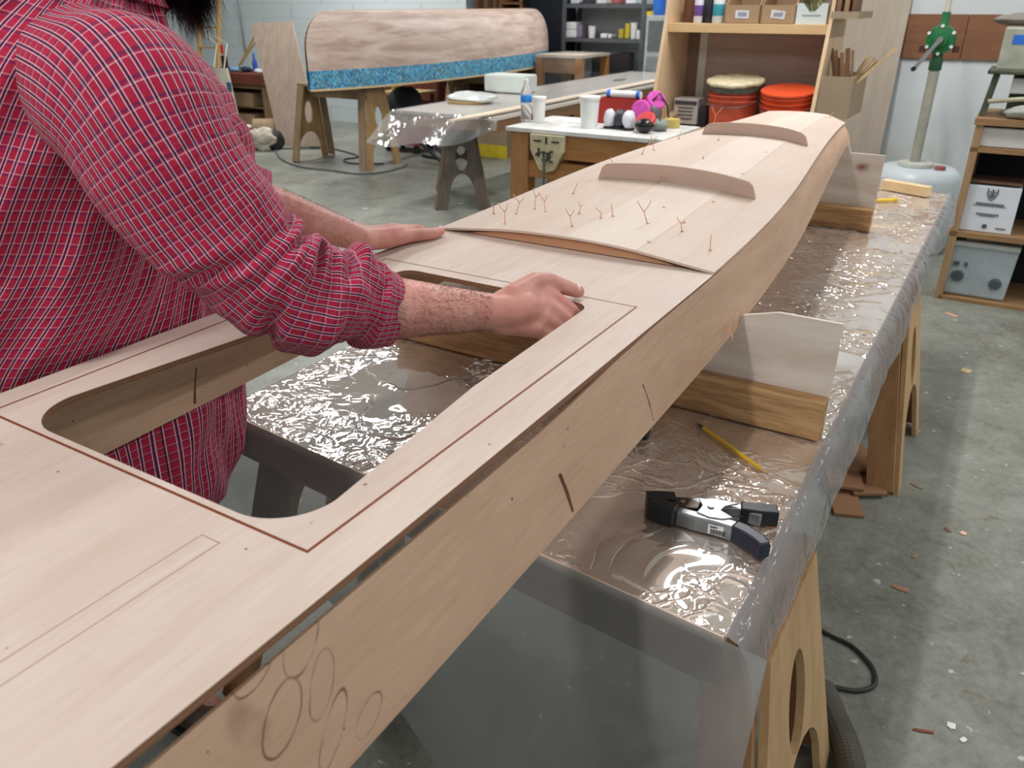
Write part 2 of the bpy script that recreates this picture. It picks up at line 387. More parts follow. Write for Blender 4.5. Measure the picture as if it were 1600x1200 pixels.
tr=t.n('ShaderNodeBsdfTransparent'); tr.inputs[0].default_value=(.95,.95,.96,1)
tl=t.n('ShaderNodeBsdfTranslucent'); tl.inputs[0].default_value=(.40,.41,.41,1)
df=t.n('ShaderNodeBsdfDiffuse'); df.inputs[0].default_value=(.42,.43,.43,1)
gl=t.n('ShaderNodeBsdfGlossy'); gl.inputs['Roughness'].default_value=.22; t.l(nb,gl.inputs['Normal'])
fr=t.n('ShaderNodeFresnel'); fr.inputs[0].default_value=1.45; t.l(nb,fr.inputs['Normal'])
ma=t.n('ShaderNodeMixShader'); ma.inputs[0].default_value=.5; t.l(df.outputs[0],ma.inputs[1]); t.l(tl.outputs[0],ma.inputs[2])
m0=t.n('ShaderNodeMixShader'); m0.inputs[0].default_value=.60; t.l(tr.outputs[0],m0.inputs[1]); t.l(ma.outputs[0],m0.inputs[2])
m1=t.n('ShaderNodeMixShader'); t.l(fr.outputs[0],m1.inputs[0]); t.l(m0.outputs[0],m1.inputs[1]); t.l(gl.outputs[0],m1.inputs[2]); t.l(m1.outputs[0],t.out.inputs[0])
M_HAZE=t.m
def film(name,haze,col,rough=.15,bs=.5,sc=9):
    t=NT(name); co=t.co(); nb=t.bump(t.noise(co,sc,3,.5,1),bs,.02)
    tr=t.n('ShaderNodeBsdfTransparent'); tr.inputs[0].default_value=(.97,.97,.97,1)
    df=t.n('ShaderNodeBsdfDiffuse'); df.inputs[0].default_value=col+(1,); tl=t.n('ShaderNodeBsdfTranslucent'); tl.inputs[0].default_value=col+(1,)
    gl=t.n('ShaderNodeBsdfGlossy'); gl.inputs['Roughness'].default_value=rough; t.l(nb,gl.inputs['Normal'])
    fr=t.n('ShaderNodeFresnel'); fr.inputs[0].default_value=1.4; t.l(nb,fr.inputs['Normal'])
    ma=t.n('ShaderNodeMixShader'); ma.inputs[0].default_value=.4; t.l(df.outputs[0],ma.inputs[1]); t.l(tl.outputs[0],ma.inputs[2])
    m0=t.n('ShaderNodeMixShader'); m0.inputs[0].default_value=haze; t.l(tr.outputs[0],m0.inputs[1]); t.l(ma.outputs[0],m0.inputs[2])
    m1=t.n('ShaderNodeMixShader'); t.l(t.math('MULTIPLY',fr.outputs[0],.7),m1.inputs[0]); t.l(m0.outputs[0],m1.inputs[1]); t.l(gl.outputs[0],m1.inputs[2]); t.l(m1.outputs[0],t.out.inputs[0]); return t.m
M_OVER=film('doubled_film',.42,(.66,.67,.70),.10,.9,12); M_DROOP=film('drooping_film',.30,(.85,.87,.9),.08,.8,7)
T=Thing('plastic_sheeting','clear plastic sheet draped over the work table and hanging off its near end','plastic sheet',(TU0,TR,TZ),'B')
rows=[];rows2=[]
NU=220
for i in range(NU+1):
    u=TU0+.0+(TU1-TU0)*i/NU; row=[]
    for j in range(41):
        y=TL-(TL-TR)*j/40; uu=u+(1-i/NU)*.07*(j<1)*0
        z=TZ+.0025+.0018*noise.noise(Vector((u*6,y*6,3)))
        off=.11*(y-TR)/(TL-TR)*(1-i/NU); row.append((u+off,y,z))
    wob=.006*noise.noise(Vector((u*3,0,8))); sag=.5+.5*noise.noise(Vector((u*1.7,5,2)))
    rows.append(row); row=[row[-1]]
    for dy,dz in ((.006,.001),(.020,-.006),(.032,-.022),(.040,-.045),(.046,-.075),(.050+wob,-.095-.02*sag)):
        row.append((u,TR-dy-wob*(dz<-.02)-.006*noise.noise(Vector((u*9,dz*20,4))),TZ+.0025+dz))
    rows2.append(row)
mb=MB(); mb.sheet(rows); T.part('top_sheet',mb,M_PLAS,smooth=True)
mb=MB(); mb.sheet(rows2); T.part('side_overhang',mb,M_OVER,smooth=True,label='greyish doubled plastic hanging over the right edge')
rows=[]
for i in range(60):
    f=i/59; y=.125+(1.36-.125)*f
    zb=.02 if y<.45 else min(.50,max(.02,.02+ (y-.60)*1.25)); zb+=.02*math.sin(y*11)
    row=[]
    for k in range(30):
        g=k/29; z=TZ+.0025-(TZ-zb-.0)*g
        e=TU0+.11*(y-TR)/(TL-TR)
        un=e-.004-.035*min(1,g*5)+.012*noise.noise(Vector((y*5,g*3,1)))*min(1,g*6)-.03*g
        yy=y-(.05*g if i==0 else 0)*0
        row.append((un,yy,z if y>TR else z-.004))
    rows.append(row)
mb=MB(); mb.sheet(rows); T.part('hanging_end',mb,M_HAZE,smooth=True,label='cloudy plastic end hanging in front of the table')

# cradles
def cradle(label,u,yr,yl,ztop,hw,zn,lab2,block=(.038,.088),stain=False):
    T=Thing('cradle',label,'cradle',(u,(yr+yl)/2,TZ+.004),'B'); c=.752
    # outline in (y,z)
    out=[(yr,TZ+.006),(yr,ztop),(yr+.125,ztop),(c-hw-.004,zn+.025),(c-hw+.02,zn-.012),(c+hw-.02,zn-.012),(c+hw+.004,zn+.025),(yl-.125,ztop),(yl,ztop),(yl,TZ+.006)]
    t=NT('cradle_ply'); co=t.co(); s=(9,1.4,9)
    g=t.noise(t.mapv(co,s),1.8,5,.6,.5); col=t.ramp(g,[(.38,'d3c2b4'),(.62,'e6dad0')])
    if stain:
        X,Y,Z=xyz(t,co); cx=t.n('ShaderNodeCombineXYZ'); t.l(t.math('SUBTRACT',Y,yr+.075-(yr+yl)/2),cx.inputs[0]); t.l(t.math('MULTIPLY',t.math('SUBTRACT',Z,ztop-.055-TZ),1.6),cx.inputs[1])
        ln=t.n('ShaderNodeVectorMath',operation='LENGTH'); t.l(cx.outputs[0],ln.inputs[0])
        d=t.math('ADD',ln.outputs[1],t.math('MULTIPLY',t.noise(co,30,3),.02)); col=t.mix(t.ramp(d,[(.015,(.95,.95,.95,1)),(.045,(0,0,0,1))]),col,lin('8a4f38'))
    t.setc(col,.6)
    T.part('mold_panel',MB().plate([(a,b) for a,b in out],[],.009,(u+.0047,0,0),(0,1,0),(0,0,1)),t.m)
    T.part('base_block',MB().box((u-block[0]/2,(yr+yl)/2,TZ+.005+block[1]/2),(block[0],yl-yr,block[1])),wood('c39a6c','84603f','Y',knots=True,name='cradle_lumber',contrast=1.8),bevel=.004)
    return T
cradle('white faced plywood cradle with a pine block, beside the pencil and spring clamp',1.58,.197,1.307,1.032,.355,.988,None)
cradle('plywood cradle with a brown burn stain, under the bow',3.40,.392,1.112,1.075,.21,1.10,None,stain=True)

# ================================================================ THE BOAT (boat frame)
C0=.752
SH=[(-1.25,.235,1.13),(-.8,.28,1.13),(-.4,.308,1.13),(0,.32,1.13),(.4,.322,1.13),(1.5,.321,1.13),(1.8,.317,1.139),(2.05,.309,1.151),(2.31,.288,1.164),(2.565,.261,1.172),(2.82,.236,1.177),(3.08,.212,1.178),(3.33,.189,1.174),(3.45,.178,1.172)]
CH=[(-1.25,.957),(.36,.957),(.86,.968),(1.16,.977),(1.45,.985),(1.71,1.0),(2.05,1.027),(2.57,1.057),(3.08,1.095),(3.45,1.108)]
def sm(T,u,k): return sum(interp(T,u+d,k) for d in (-.16,-.08,0,.08,.16))/5
def hw(u): return sm(SH,u,1)
def zs(u): return sm(SH,u,2)
def zc(u): return sm(CH,u,1)
def ztop_side(u): return zs(u)-.0035-.019*(1-smoothstep(.75,1.2,u))-.004*(1-smoothstep(.0,.55,u))+.0*u
GREY='X'
t,col,g,co=okoume('okoume_side','dbb89d','c29b80')
X,Y,Z=xyz(t,co)
def swirl(cx,cz,rx,rz,ang,w=.0011,fill=.0,half=None):
    dx=t.math('SUBTRACT',X,cx); dz=t.math('SUBTRACT',Z,cz); ca,sa=math.cos(ang),math.sin(ang)
    p=t.math('ADD',t.math('MULTIPLY',dx,ca),t.math('MULTIPLY',dz,sa)); q=t.math('SUBTRACT',t.math('MULTIPLY',dz,ca),t.math('MULTIPLY',dx,sa))
    p=t.math('DIVIDE',p,rx); q=t.math('DIVIDE',q,rz)
    d=t.math('SQRT',t.math('ADD',t.math('MULTIPLY',p,p),t.math('MULTIPLY',q,q)))
    return t.math('ADD',d,t.math('MULTIPLY',t.math('SUBTRACT',t.noise(co,25,2),.5),.22))
# root of the hull sits at u=-1.25.., so marks are written relative to it
HU0,HZ0=-1.25,.957
def mk(u,z): return (u-HU0,z-HZ0)
SW=[(.352,1.103,.030,.016,.75),(.305,1.113,.026,.013,.45),(.310,1.060,.032,.017,.75),(.356,1.058,.030,.013,.95),(.395,.990,.022,.014,.6),(.352,1.010,.036,.012,.9),(.28,1.075,.02,.03,.3)]
acc=None; shade=None
for i,(u,z,rx,rz,an) in enumerate(SW):
    cx,cz=mk(u,z); d=swirl(cx,cz,rx,rz,an)
    if i==6: shade=t.math('MAXIMUM',shade,t.ramp(d,[(.6,(1,1,1,1)),(1.5,(0,0,0,1))])); continue
    brk=t.ramp(t.noise(t.mapv(co,loc=(i,0,0)),28,2),[(.40,(.25,.25,.25,1)),(.58,(1,1,1,1))])
    line=t.math('MULTIPLY',t.ramp(t.math('ABSOLUTE',t.math('SUBTRACT',d,1.0)),[(.0,(1,1,1,1)),(.075,(0,0,0,1))]),brk)
    halo=t.ramp(d,[(.97,(0,0,0,1)),(1.02,(1,1,1,1)),(1.9,(0,0,0,1))]); ins=t.ramp(d,[(.96,(0,0,0,1)),(1.0,(1,1,1,1))])
    acc=line if acc is None else t.math('MAXIMUM',t.math('MULTIPLY',acc,ins),line); shade=halo if shade is None else t.math('MAXIMUM',t.math('MULTIPLY',shade,ins),halo)
patch=t.ramp(t.noise(co,11,2),[(.36,(0,0,0,1)),(.6,(1,1,1,1))])
col=t.mix(t.math('MULTIPLY',t.math('MULTIPLY',shade,patch),.6),col,lin('8f6a5a')); col=t.mix(t.math('MULTIPLY',acc,.9),col,lin('54392b'))
sp=t.noise(t.mapv(co,(1,1,1),loc=(5,2,1)),110,1,.3); col=t.mix(t.ramp(sp,[(.80,(0,0,0,1)),(.815,(.8,.8,.8,1))]),col,lin('4a3428'))
t.setc(col,.55,0,.3); t.l(t.bump(g,.08,.003),t.b.inputs['Normal']); M_SIDE=t.m
t,col,g,co=okoume('okoume_inside','c8a88e','b29277'); t.setc(col,.55,0,.3); M_SIDEIN=t.m
t,col,g,co=okoume('okoume_fore','d9c6b8','ccb6a7'); t.setc(col,.55,0,.3); M_FORE=t.m
t,col,g,co=okoume('okoume_fore_lit','dfd0c3','d5c2b4'); t.setc(col,.5,0,.35); M_FORE2=t.m  # light falling on the inner right panel, painted in as paler ply
t,col,g,co=okoume('okoume_brace','cfb5a6','c2a596','Y'); t.setc(col,.6,0,.3); M_BRACE=t.m
t,col,g,co=okoume('bulkhead_ply','c99b78','b98665','Y'); t.setc(col,.6,0,.3); M_BULK=t.m
M_COPPER=plain('e6ac88',.4,.2,var=.05,name='copper_wire')
M_SLOT=plain('6f4c3a',.8,name='slot_ply')

HULL=Thing('kayak_hull','pale plywood kayak hull with open sides and stitched foredeck resting in cradles','kayak',(HU0,C0,HZ0),'B')
def side(sg):
    rows=[]
    N=120
    for i in range(N+1):
        u=HU0+(3.45-HU0)*i/N; row=[]
        for k in range(7):
            f=k/6; b=hw(u)+.033*f+.006*math.sin(PI*f); z=ztop_side(u)*(1-f)+zc(u)*f
            row.append((u,C0+sg*(b+.003),z))
        rows.append(row if sg<0 else row[::-1])
    mb=MB(); mb.sheet(rows,.005); return HULL.part('side_panel',mb,M_SIDE,smooth=30)
P_R=side(-1); P_L=side(1)
for sg,P in ((-1,P_R),(1,P_L)):
    for (u0,u1,z0,z1) in ((1.070,1.100,1.058,.982),(.790,.812,1.044,.976)) :
        mb=MB(); dz=.001
        f0=(1.126-z0)/.17; f1=(1.126-z1)/.17
        for off,s2 in ((.0035,1),(-.0022,-1)):
            p0=(u0,C0+sg*(hw(u0)+.033*f0+.006*math.sin(PI*f0)+off),z0); p1=(u1,C0+sg*(hw(u1)+.033*f1+.006*math.sin(PI*f1)+off),z1)
            if s2<0: p0=(u0-.02,p0[1],z0);p1=(u1-.05,p1[1],z1)
            pm=[(p0[k]*(1-f)+p1[k]*f) + (sg*.0018*math.sin(PI*f) if k==1 else 0) for f in (.5,) for k in range(3)]
            mb.bar(p0,pm,.0019,.0040); mb.bar(pm,p1,.0019,.0040)
        HULL.part('slot',mb,M_SLOT,parent=P)
# transom
rows=[]
for k in range(9):
    s=-1+2*k/8; b=hw(3.45); rows.append([(3.445,C0+s*b,zs(3.45)+.036*(1-s*s)),(3.452,C0+s*(b+.015),(zs(3.45)+zc(3.45))/2),(3.445,C0+s*(b+.03),zc(3.45))])
mb=MB(); mb.sheet(rows,.006); HULL.part('transom',mb,M_SIDE)
# foredeck: two knuckled panels each side of the centre seam
FU0,FU1=1.455,3.47
def kn(u): return .163*min(1,hw(u)/.32)**.55
def rise(u): return .019+.006*smoothstep(2.2,3.4,u)
def fz(u,s): # s lateral offset
    a=abs(s); k=kn(u); h=hw(u)+.004
    if a>k: return zs(u)+.0035+rise(u)*(h-a)/(h-k)
    return zs(u)+.0035+rise(u)+.006*(1-(a/k)**2)
for s0,s1,mt in ((-1,-.5,'o'),(-.5,0,'i'),(0,.5,'i'),(.5,1,'o')):
    rows=[]
    for i in range(91):
        u=FU0+(FU1-FU0)*i/90; k=kn(u); h=hw(u)+.004; row=[]
        for j in range(7):
            s=s0+(s1-s0)*j/6; a=abs(s); y=math.copysign((a/.5*k) if a<=.5 else k+(a-.5)/.5*(h-k),s)
            y*=1-.0012/max(.05,abs(y)) if j in(0,6) and 0<abs(s)<1 else 1
            row.append((u,C0+y,fz(u,y)+(.0005 if s0==-.5 else 0)))
        rows.append(row)
    mb=MB(); mb.sheet([r[::-1] for r in rows] if False else rows,-.005); HULL.part('foredeck_panel',mb,M_FORE2 if s0==-.5 else M_FORE,smooth=30)
# bulkhead under the rear edge of the foredeck
out=[(-hw(FU0)+.06,0)]
out=[(-.245,0),(-.163,rise(FU0)-.003),(0,rise(FU0)+.002),(.163,rise(FU0)-.003),(.245,0)]
HULL.part('bulkhead',MB().plate([(a,b) for a,b in out],[],.012,(FU0+.012,C0,1.1322),(0,1,0),(0,0,1)),M_BULK)
# two arched braces on the foredeck
def brace(u,y0,y1,h):
    n=40; up=[];lo=[]
    for k in range(n+1):
        f=k/n; y=y0+(y1-y0)*f; s=y; lo.append((y,fz(u,s)+.0005))
        e=min(f,1-f)*(y1-y0); rr=math.sqrt(max(0,1-(1-min(1,e/.028))**2)); hh=h*(.90+.14*math.sin(PI*f)); up.append((y,fz(u,s)+.0005+max(.0008,hh*rr)))
    mb=MB(); mb.plate(lo+up[::-1],[],.009,(u,C0,0),(0,1,0),(0,0,1)); return HULL.part('arched_brace',mb,M_BRACE)
brace(2.005,-.245,.185,.042); brace(2.73,-.205,.145,.037)
# twisted copper wires
def wire(u,v,kind,sc=1,lean=0):
    s=-v-C0; z=fz(u,s) ; p=Vector((u,-v,z-.002)); h=.022*sc
    mb=MB(); rnd=random.Random(int(u*1000+v*77))
    d=Vector((rnd.uniform(-.4,.4)+lean,rnd.uniform(-.5,.5),1)).normalized()
    top=p+d*h; mb.tube([p,p+d*h*.5+Vector((.001,.001,0)),top],.0011,6)
    if kind=='Y':
        for sg in (-1,1):
            q=top+Vector((rnd.uniform(-.006,.006),sg*rnd.uniform(.006,.012),rnd.uniform(.008,.018)))*sc
            mb.tube([top,(top+q)/2+Vector((0,sg*.002,0)),q],.0009,6)
    elif kind=='L': 
        q=top+Vector((rnd.uniform(-.02,.02),rnd.uniform(-.03,.03),.010)); mb.tube([top,q],.0009,6)
    mb.tube([p+Vector((0,.004,.003)),p+Vector((0,0,.003)),p+Vector((0,-.004,.003))],.001,6)
    HULL.part('copper_wire',mb,M_COPPER,smooth=True)
for (u,v,k,sc) in [(1.60,-1.02,'L',1.1),(1.50,-.927,'Y',1.3),(1.60,-.958,'Y',1.4),(1.65,-.936,'Y',1.4),(1.63,-.895,'Y',1.2),(1.53,-.773,'Y',1.2),(1.64,-.811,'Y',.8),(1.62,-.747,'L',.7),(1.65,-.731,'I',1.4),(1.64,-.642,'Y',1.5),(1.64,-.562,'Y',1.0),(1.57,-.475,'I',1.6),
                   (1.99,-.764,'L',.9),(2.02,-.93,'I',.9),(1.82,-.92,'L',1),(1.78,-.66,'I',.25),(1.52,-.59,'I',.25),(1.70,-.58,'I',.2),(1.9,-.58,'I',.2),(2.2,-.60,'I',.2),(2.5,-.62,'I',.2),(2.31,-.75,'I',.6),(2.36,-.96,'L',1.2),(2.05,-.70,'I',.5),
                   (2.95,-.93,'Y',2.2),(2.42,-.945,'Y',1.5),(2.66,-.955,'I',1.4),(2.2,-.98,'I',1.2),(2.78,-.76,'L',1.2),(3.42,-.62,'I',1.2),(2.6,-.80,'I',.6)]:
    wire(u,v,k,sc)
mb=MB(); y=C0-hw(1.62)-.042; mb.tube([(1.47,y+.005,1.02),(1.475,y-.006,1.015),(1.47,y-.010,1.035),(1.48,y-.012,1.055)],.0012,6); mb.tube([(1.475,y-.006,1.015),(1.465,y-.012,1.0),(1.472,y-.014,.99)],.0012,6)
HULL.part('copper_wire',mb,M_COPPER,smooth=True)

# the flat deck panel with the cockpit opening
t,col,g,co=okoume('okoume_deck','dbcbc0','cbb6a9')
X,Y,Z=xyz(t,co)
# local origin of the panel: u=0, y=C0
m1=maskrect(t,X,Y,(.422+1.21)/2-0,(.483+1.035)/2-C0,(1.21-.422)/2,(1.035-.483)/2,.0019)
m2=maskrect(t,X,Y,(.388-.9)/2,.578-C0,(.388+.9)/2,.0125,.0006)
m3=maskrect(t,X,Y,(.385-.9)/2,.948-C0,(.385+.9)/2,.0125,.0006)
m=t.math('MAXIMUM',m1,t.math('MULTIPLY',t.math('MAXIMUM',m2,m3),.75))
col=t.mix(m,col,lin('7c4024'))
sp=t.noise(t.mapv(co,loc=(5,2,1)),90,1,.3); col=t.mix(t.ramp(sp,[(.80,(0,0,0,1)),(.815,(.7,.7,.7,1))]),col,lin('5a4030'))
t.setc(col,.5,0,.35); hb=t.math('SUBTRACT',t.math('MULTIPLY',g,.3),t.math('MULTIPLY',m1,1.5)); t.l(t.bump(hb,.25,.002),t.b.inputs['Normal']); M_DECK=t.m
# edge: dark and pale veneers
t=NT('ply_edge'); co=t.co(); X,Y,Z=xyz(t,co); w=t.math('FRACT',t.math('MULTIPLY',Z,250)); col=t.ramp(w,[(.45,'8d6248'),(.55,'5b3a29'),(.8,'a87c5e')])
t.setc(col,.7); M_EDGE=t.m
out=[]
us=[-1.3+.1*i for i in range(29)]
R_=[(u,C0-hw(u)-.0035) for u in us]; L_=[(u,C0+hw(u)+.0035) for u in us[::-1]]
# opening: rounded corners, wide ones at the rear, notch-free sides that draw in at mid length
hole=[]
def arc(cx,cy,r,a0,a1,n=10): return [(cx+r*math.cos(math.radians(a0+(a1-a0)*k/n)),cy+r*math.sin(math.radians(a0+(a1-a0)*k/n))) for k in range(n+1)]
y0,y1=.555,.958; hu0,hu1=.432,1.178
hole=arc(hu1-.03,y0+.03,.03,-90,0)+arc(hu1-.03,y1-.03,.03,0,90)
hole+=[(.80,.950)]+arc(hu0+.07,.988-.07,.07,90,180,12)+arc(hu0+.07,.520+.07,.07,180,270,12)+[(.80,.548)]
DK=Thing('plywood_deck','flat pale plywood deck panel with a large cockpit opening, held by the man','deck panel',(0,C0,1.121),'B')
mb=MB(); mb.plate(R_+L_,[hole],.009,(0,0,1.1255),(1,0,0),(0,1,0))
o=DK.part('panel',mb,[M_DECK,M_EDGE]); me=o.data
for p in me.polygons:
    if abs(p.normal.z)<.5: p.material_index=1
single('deck_clamp','small black clamp jaw poking out below the hull beside the pencil','clamp',(1.375,.51,TZ+.005),
       MB().box((1.38,.525,TZ+.016),(.03,.04,.022)).box((1.365,.506,TZ+.022),(.018,.018,.026)),plain('15161a',.4,name='black_plastic'),'B',bevel=.005)

# ---------------------------------------------------------------- things on the table
def bpt(u,v,z): return (u,-v,z)
TT=TZ+.0045
a_=Vector(bpt(1.483,-.433,0)); b_=Vector(bpt(1.359,-.25,0)); d=(b_-a_).normalized()
L=(b_-a_).length
T=Thing('pencil','yellow hexagonal pencil with eraser, between the pine block and the spring clamp','pencil',(a_.x,a_.y,TT),'B')
def pp(s,z=.004): return tuple(a_+d*s)[:2]+(TT+z,)
T.part('barrel',MB().tube([pp(.018),pp(L-.022)],.004,6),plain('e0b32e',.35,name='pencil_yellow'))
T.part('ferrule',MB().tube([pp(.006),pp(.0075),pp(.010),pp(.012),pp(.0145),pp(.018)],[.0041,.0036,.0041,.0036,.0041,.004],12),plain('3f6b45',.35,.5,name='green_ferrule'))
T.part('eraser',MB().tube([pp(-.004),pp(.006)],.0036,12),plain('b56a62',.8,name='eraser_pink'),smooth=30)
T.part('sharpened_tip',MB().tube([pp(L-.022),pp(L-.004)],[.0038,.0011],10),plain('c99a6c',.7,name='bare_cedar'))
T.part('lead',MB().tube([pp(L-.004),pp(L)],[.0011,.0003],8),plain('2b2b2d',.4,name='graphite'))

# spring clamp : worked out in its own plane, x along the jaws->handles, y across
T=Thing('spring_clamp','chrome spring clamp with black rubber tips lying open on the plastic','clamp',tuple(F(1.168,-.300,TT)),math.radians(-6))
# local world-aligned axes: +x right in the room, +y away
CH_=plain('9a9da0',.42,.9,var=.06,name='chrome_steel'); DKM=plain('4d4238',.4,.7,name='dark_steel'); RUB=plain('17181c',.45,name='black_rubber'); RUB2=plain('23283a',.4,name='navy_black_rubber')
def arm(pts,ws,h0,h1):
    """folded channel: outline along pts with half widths ws, height span"""
    P=[Vector((p[0],p[1],0)) for p in pts]; rows=[]
    L=[];R=[]
    for i,p in enumerate(P):
        t_=(P[min(i+1,len(P)-1)]-P[max(i-1,0)]).normalized(); n_=Vector((-t_.y,t_.x,0)); L.append(p+n_*ws[i]); R.append(p-n_*ws[i])
    poly=[(q.x,q.y) for q in R]+[(q.x,q.y) for q in L[::-1]]
    mb=MB(); mb.plate(poly,[],h1-h0,(0,0,(h0+h1)/2),(1,0,0),(0,1,0)); return mb
lower=[(-.088,-.004),(-.062,-.020),(-.03,-.034),(.0,-.042),(.028,-.055),(.045,-.068),(.078,-.085)]
upper=[(-.098,.012),(-.06,.014),(-.02,.014),(.02,.010),(.05,.004),(.085,-.012),(.115,-.014)]
T.part('lower_arm',arm(lower[1:6],[.010,.011,.012,.012,.010],.001,.030),CH_,bevel=.004)
T.part('upper_arm',arm(upper[1:6],[.010,.012,.012,.009,.009],.001,.026),CH_,bevel=.004)
T.part('upper_inner_plate',arm([(-.068,.006),(-.04,.002),(-.022,-.004)],[.014,.015,.010],.016,.0285),DKM,bevel=.003)
cp=[(-.03,-.03),(-.018,-.008),(-.022,.010),(.0,.016),(.028,.010),(.045,.004),(.022,-.006),(.012,-.02),(.03,-.04),(.012,-.046),(-.012,-.042)]
T.part('pivot_cheek',MB().plate(cp[::-1],[],.003,(0,0,.0305),(1,0,0),(0,1,0)),CH_,bevel=.001)
T.part('pivot_pin',MB().cyl((-.004,-.012,.0),(-.004,-.012,.0345),.0055,n=18),CH_,smooth=40)
T.part('rivet',MB().cyl((-.05,.004,.02),(-.05,.004,.0300),.0042,n=14),plain('b79a80',.4,.6,name='brass_rivet'),smooth=40)
T.part('spring',MB().tube([(.012+.006*math.cos(k*.7),-.022+.006*math.sin(k*.7),.003+k*.0006) for k in range(36)]+[(.05,-.018,.02)],.0013,6),DKM,smooth=True)
T.part('jaw_tip',arm([(-.112,.012),(-.09,.014),(-.062,.016)],[.012,.013,.011],.0,.034),RUB,bevel=.005)
T.part('jaw_tip',arm([(-.110,-.004),(-.085,-.014),(-.062,-.026)],[.012,.014,.012],.0,.036),RUB,bevel=.005)
T.part('handle_grip',arm([(.050,.004),(.08,-.001),(.112,-.002)],[.013,.0135,.0135],.0,.030),RUB,bevel=.005)
T.part('handle_grip',arm([(.028,-.055),(.046,-.068),(.064,-.090),(.072,-.108)],[.012,.0135,.0135,.012],.0,.032),RUB2,bevel=.005)
# sticker on the outer face of the lower arm
st=T.part('price_sticker',MB().box((.004,-.0578,.0155),(.034,.0008,.019),Matrix.Rotation(math.radians(-18),3,'Z')),plain('e6e6ea',.5,name='sticker_white'))
mb=MB()
for k in range(15):
    x=-.012+k*.0017; mb.box(Vector((.004,-.0587,.012))+Matrix.Rotation(math.radians(-18),3,'Z')@Vector((x,-.0001,0)),(.0007+.0005*(k%3==0),.0006,.009),Matrix.Rotation(math.radians(-18),3,'Z'))
mb.box(Vector((.004,-.0587,.021))+Matrix.Rotation(math.radians(-18),3,'Z')@Vector((-.008,-.0001,0)),(.012,.0006,.0022),Matrix.Rotation(math.radians(-18),3,'Z'))
T.part('barcode',mb,plain('2a2a30',.6,name='print_ink'),parent=st)
T.e.scale=(1.0,1.0,1.0)
single('wood_block','pale square pine offcut lying across the far end of the table','block',(4.25,.375,TT),MB().bar((4.275,.475,TT+.0235),(4.19,.265,TT+.0235),.045,.045),W_PALE,'B',bevel=.002)
T=Thing('marker','yellow marker pen half hidden behind the bow cradle','marker',(3.96,.42,TT),'B')
T.part('barrel',MB().tube([(3.93,.47,TT+.008),(3.995,.395,TT+.008)],.008,14),plain('e6c01c',.35,name='marker_yellow'),smooth=40)
T.part('cap',MB().tube([(3.995,.395,TT+.008),(4.012,.377,TT+.008),(4.014,.374,TT+.008)],[.0085,.0085,.006],14),plain('d9b010',.35,name='marker_cap'),smooth=40)
single('lamp_streak','lamp reflection on the plastic beyond the white cradle, modelled as a white strip','painted highlight',(2.62,.40,TT),MB().tube([(2.64,.41,TT+.001),(2.60,.345,TT+.001),(2.585,.315,TT+.0008)],[.002,.003,.001],6),plain('f2f2f0',.2,name='streak_white'),'B',smooth=True)  # thin white strip stands in for a lamp's reflection in the plastic
# ================================================================ THE ROOM BEHIND
_P=math.atan(595/1240)
def at(x,y,u):
    """point of the photograph at distance u along the boat's direction, as (u, left, z)"""
    a=(x-800);b=(600-y); r=(a,1240*math.cos(_P)+b*math.sin(_P),-1240*math.sin(_P)+b*math.cos(_P))
    k=u/(r[0]*SA+r[1]*CA); X,Y,Z=r[0]*k,r[1]*k,r[2]*k
    return Vector((u,-(X*CA-Y*SA),Z+EYE))
def rect(x0,y0,x1,y1,u):
    """v/z extents of an upright rectangle seen at distance u"""
    a=at(x0,y0,u);b=at(x1,y1,u); return a.y,b.y,a.z,b.z
def mbox(lo,hi): return MB().box([(a+b)/2 for a,b in zip(lo,hi)],[abs(a-b) for a,b in zip(lo,hi)])
WHITEP=plain('e4e6e4',.35,var=.03,name='white_plastic'); BLACK=plain('1b1d21',.45,name='black_enamel'); STEEL=plain('6e7276',.4,.6,name='grey_steel')
DARK=plain('2a2826',.7,name='dark_cloth'); BLUEP=plain('2f6fd0',.45,name='blue_plastic'); YEL=plain('d9b93a',.5,name='yellow_plastic')

_c=at(375,40,9.27)
single('conduit','thin grey conduit running down the pale block wall','pipe',(9.28,_c.y,_c.z),MB().tube([(9.28,_c.y,3.7),(9.28,_c.y-.02,1.35),(9.28,_c.y-.03,.9)],.012,8),plain('9aa6aa',.4,.3,name='galvanised'),'B',smooth=True)
# ---- canoe upside down on its trestle
CL=4.75; cu0=5.98; cy=5.92; ch=.83
def canoe_sec(f,k,lo,hi,n=18):
    s=2*f-1; w=.43*(max(0,1-abs(s)**2.3))**.8+.012; row=[]; K=.70; Rr=.34 if f<.5 else .42
    for j in range(n+1):
        g=lo+(hi-lo)*j/n                     # 0 gunwale .. 1 keel
        ang=g*PI/2; y=w*max(0,math.cos(ang))**(.5+.3*abs(s)); z=K*math.sin(ang)**1.1
        e=max(0,z-(K-Rr)); off=Rr-math.sqrt(max(0,Rr*Rr-e*e)); edge=max(0,1-min(f,1-f)/.16)
        u=cu0+CL*f+(off*edge if f<.5 else -off*edge)
        row.append(Vector((u,cy+k*y,ch+z)))
    return row
t=NT('canoe_wood'); co=t.co(); X,Y,Z=xyz(t,co)
g=t.noise(t.mapv(co,(.8,2,6)),2.2,5,.6,.4); col=t.ramp(g,[(.36,'b0968a'),(.5,'c4aea2'),(.66,'d3c2b6')]); t.setc(col,.45,0,.4); M_CAN=t.m
t=NT('blue_painted_band'); co=t.co()
v=t.n('ShaderNodeTexVoronoi'); t.put(v.inputs['Vector'],t.mapv(co,(34,34,20))); v.inputs['Scale'].default_value=1.0
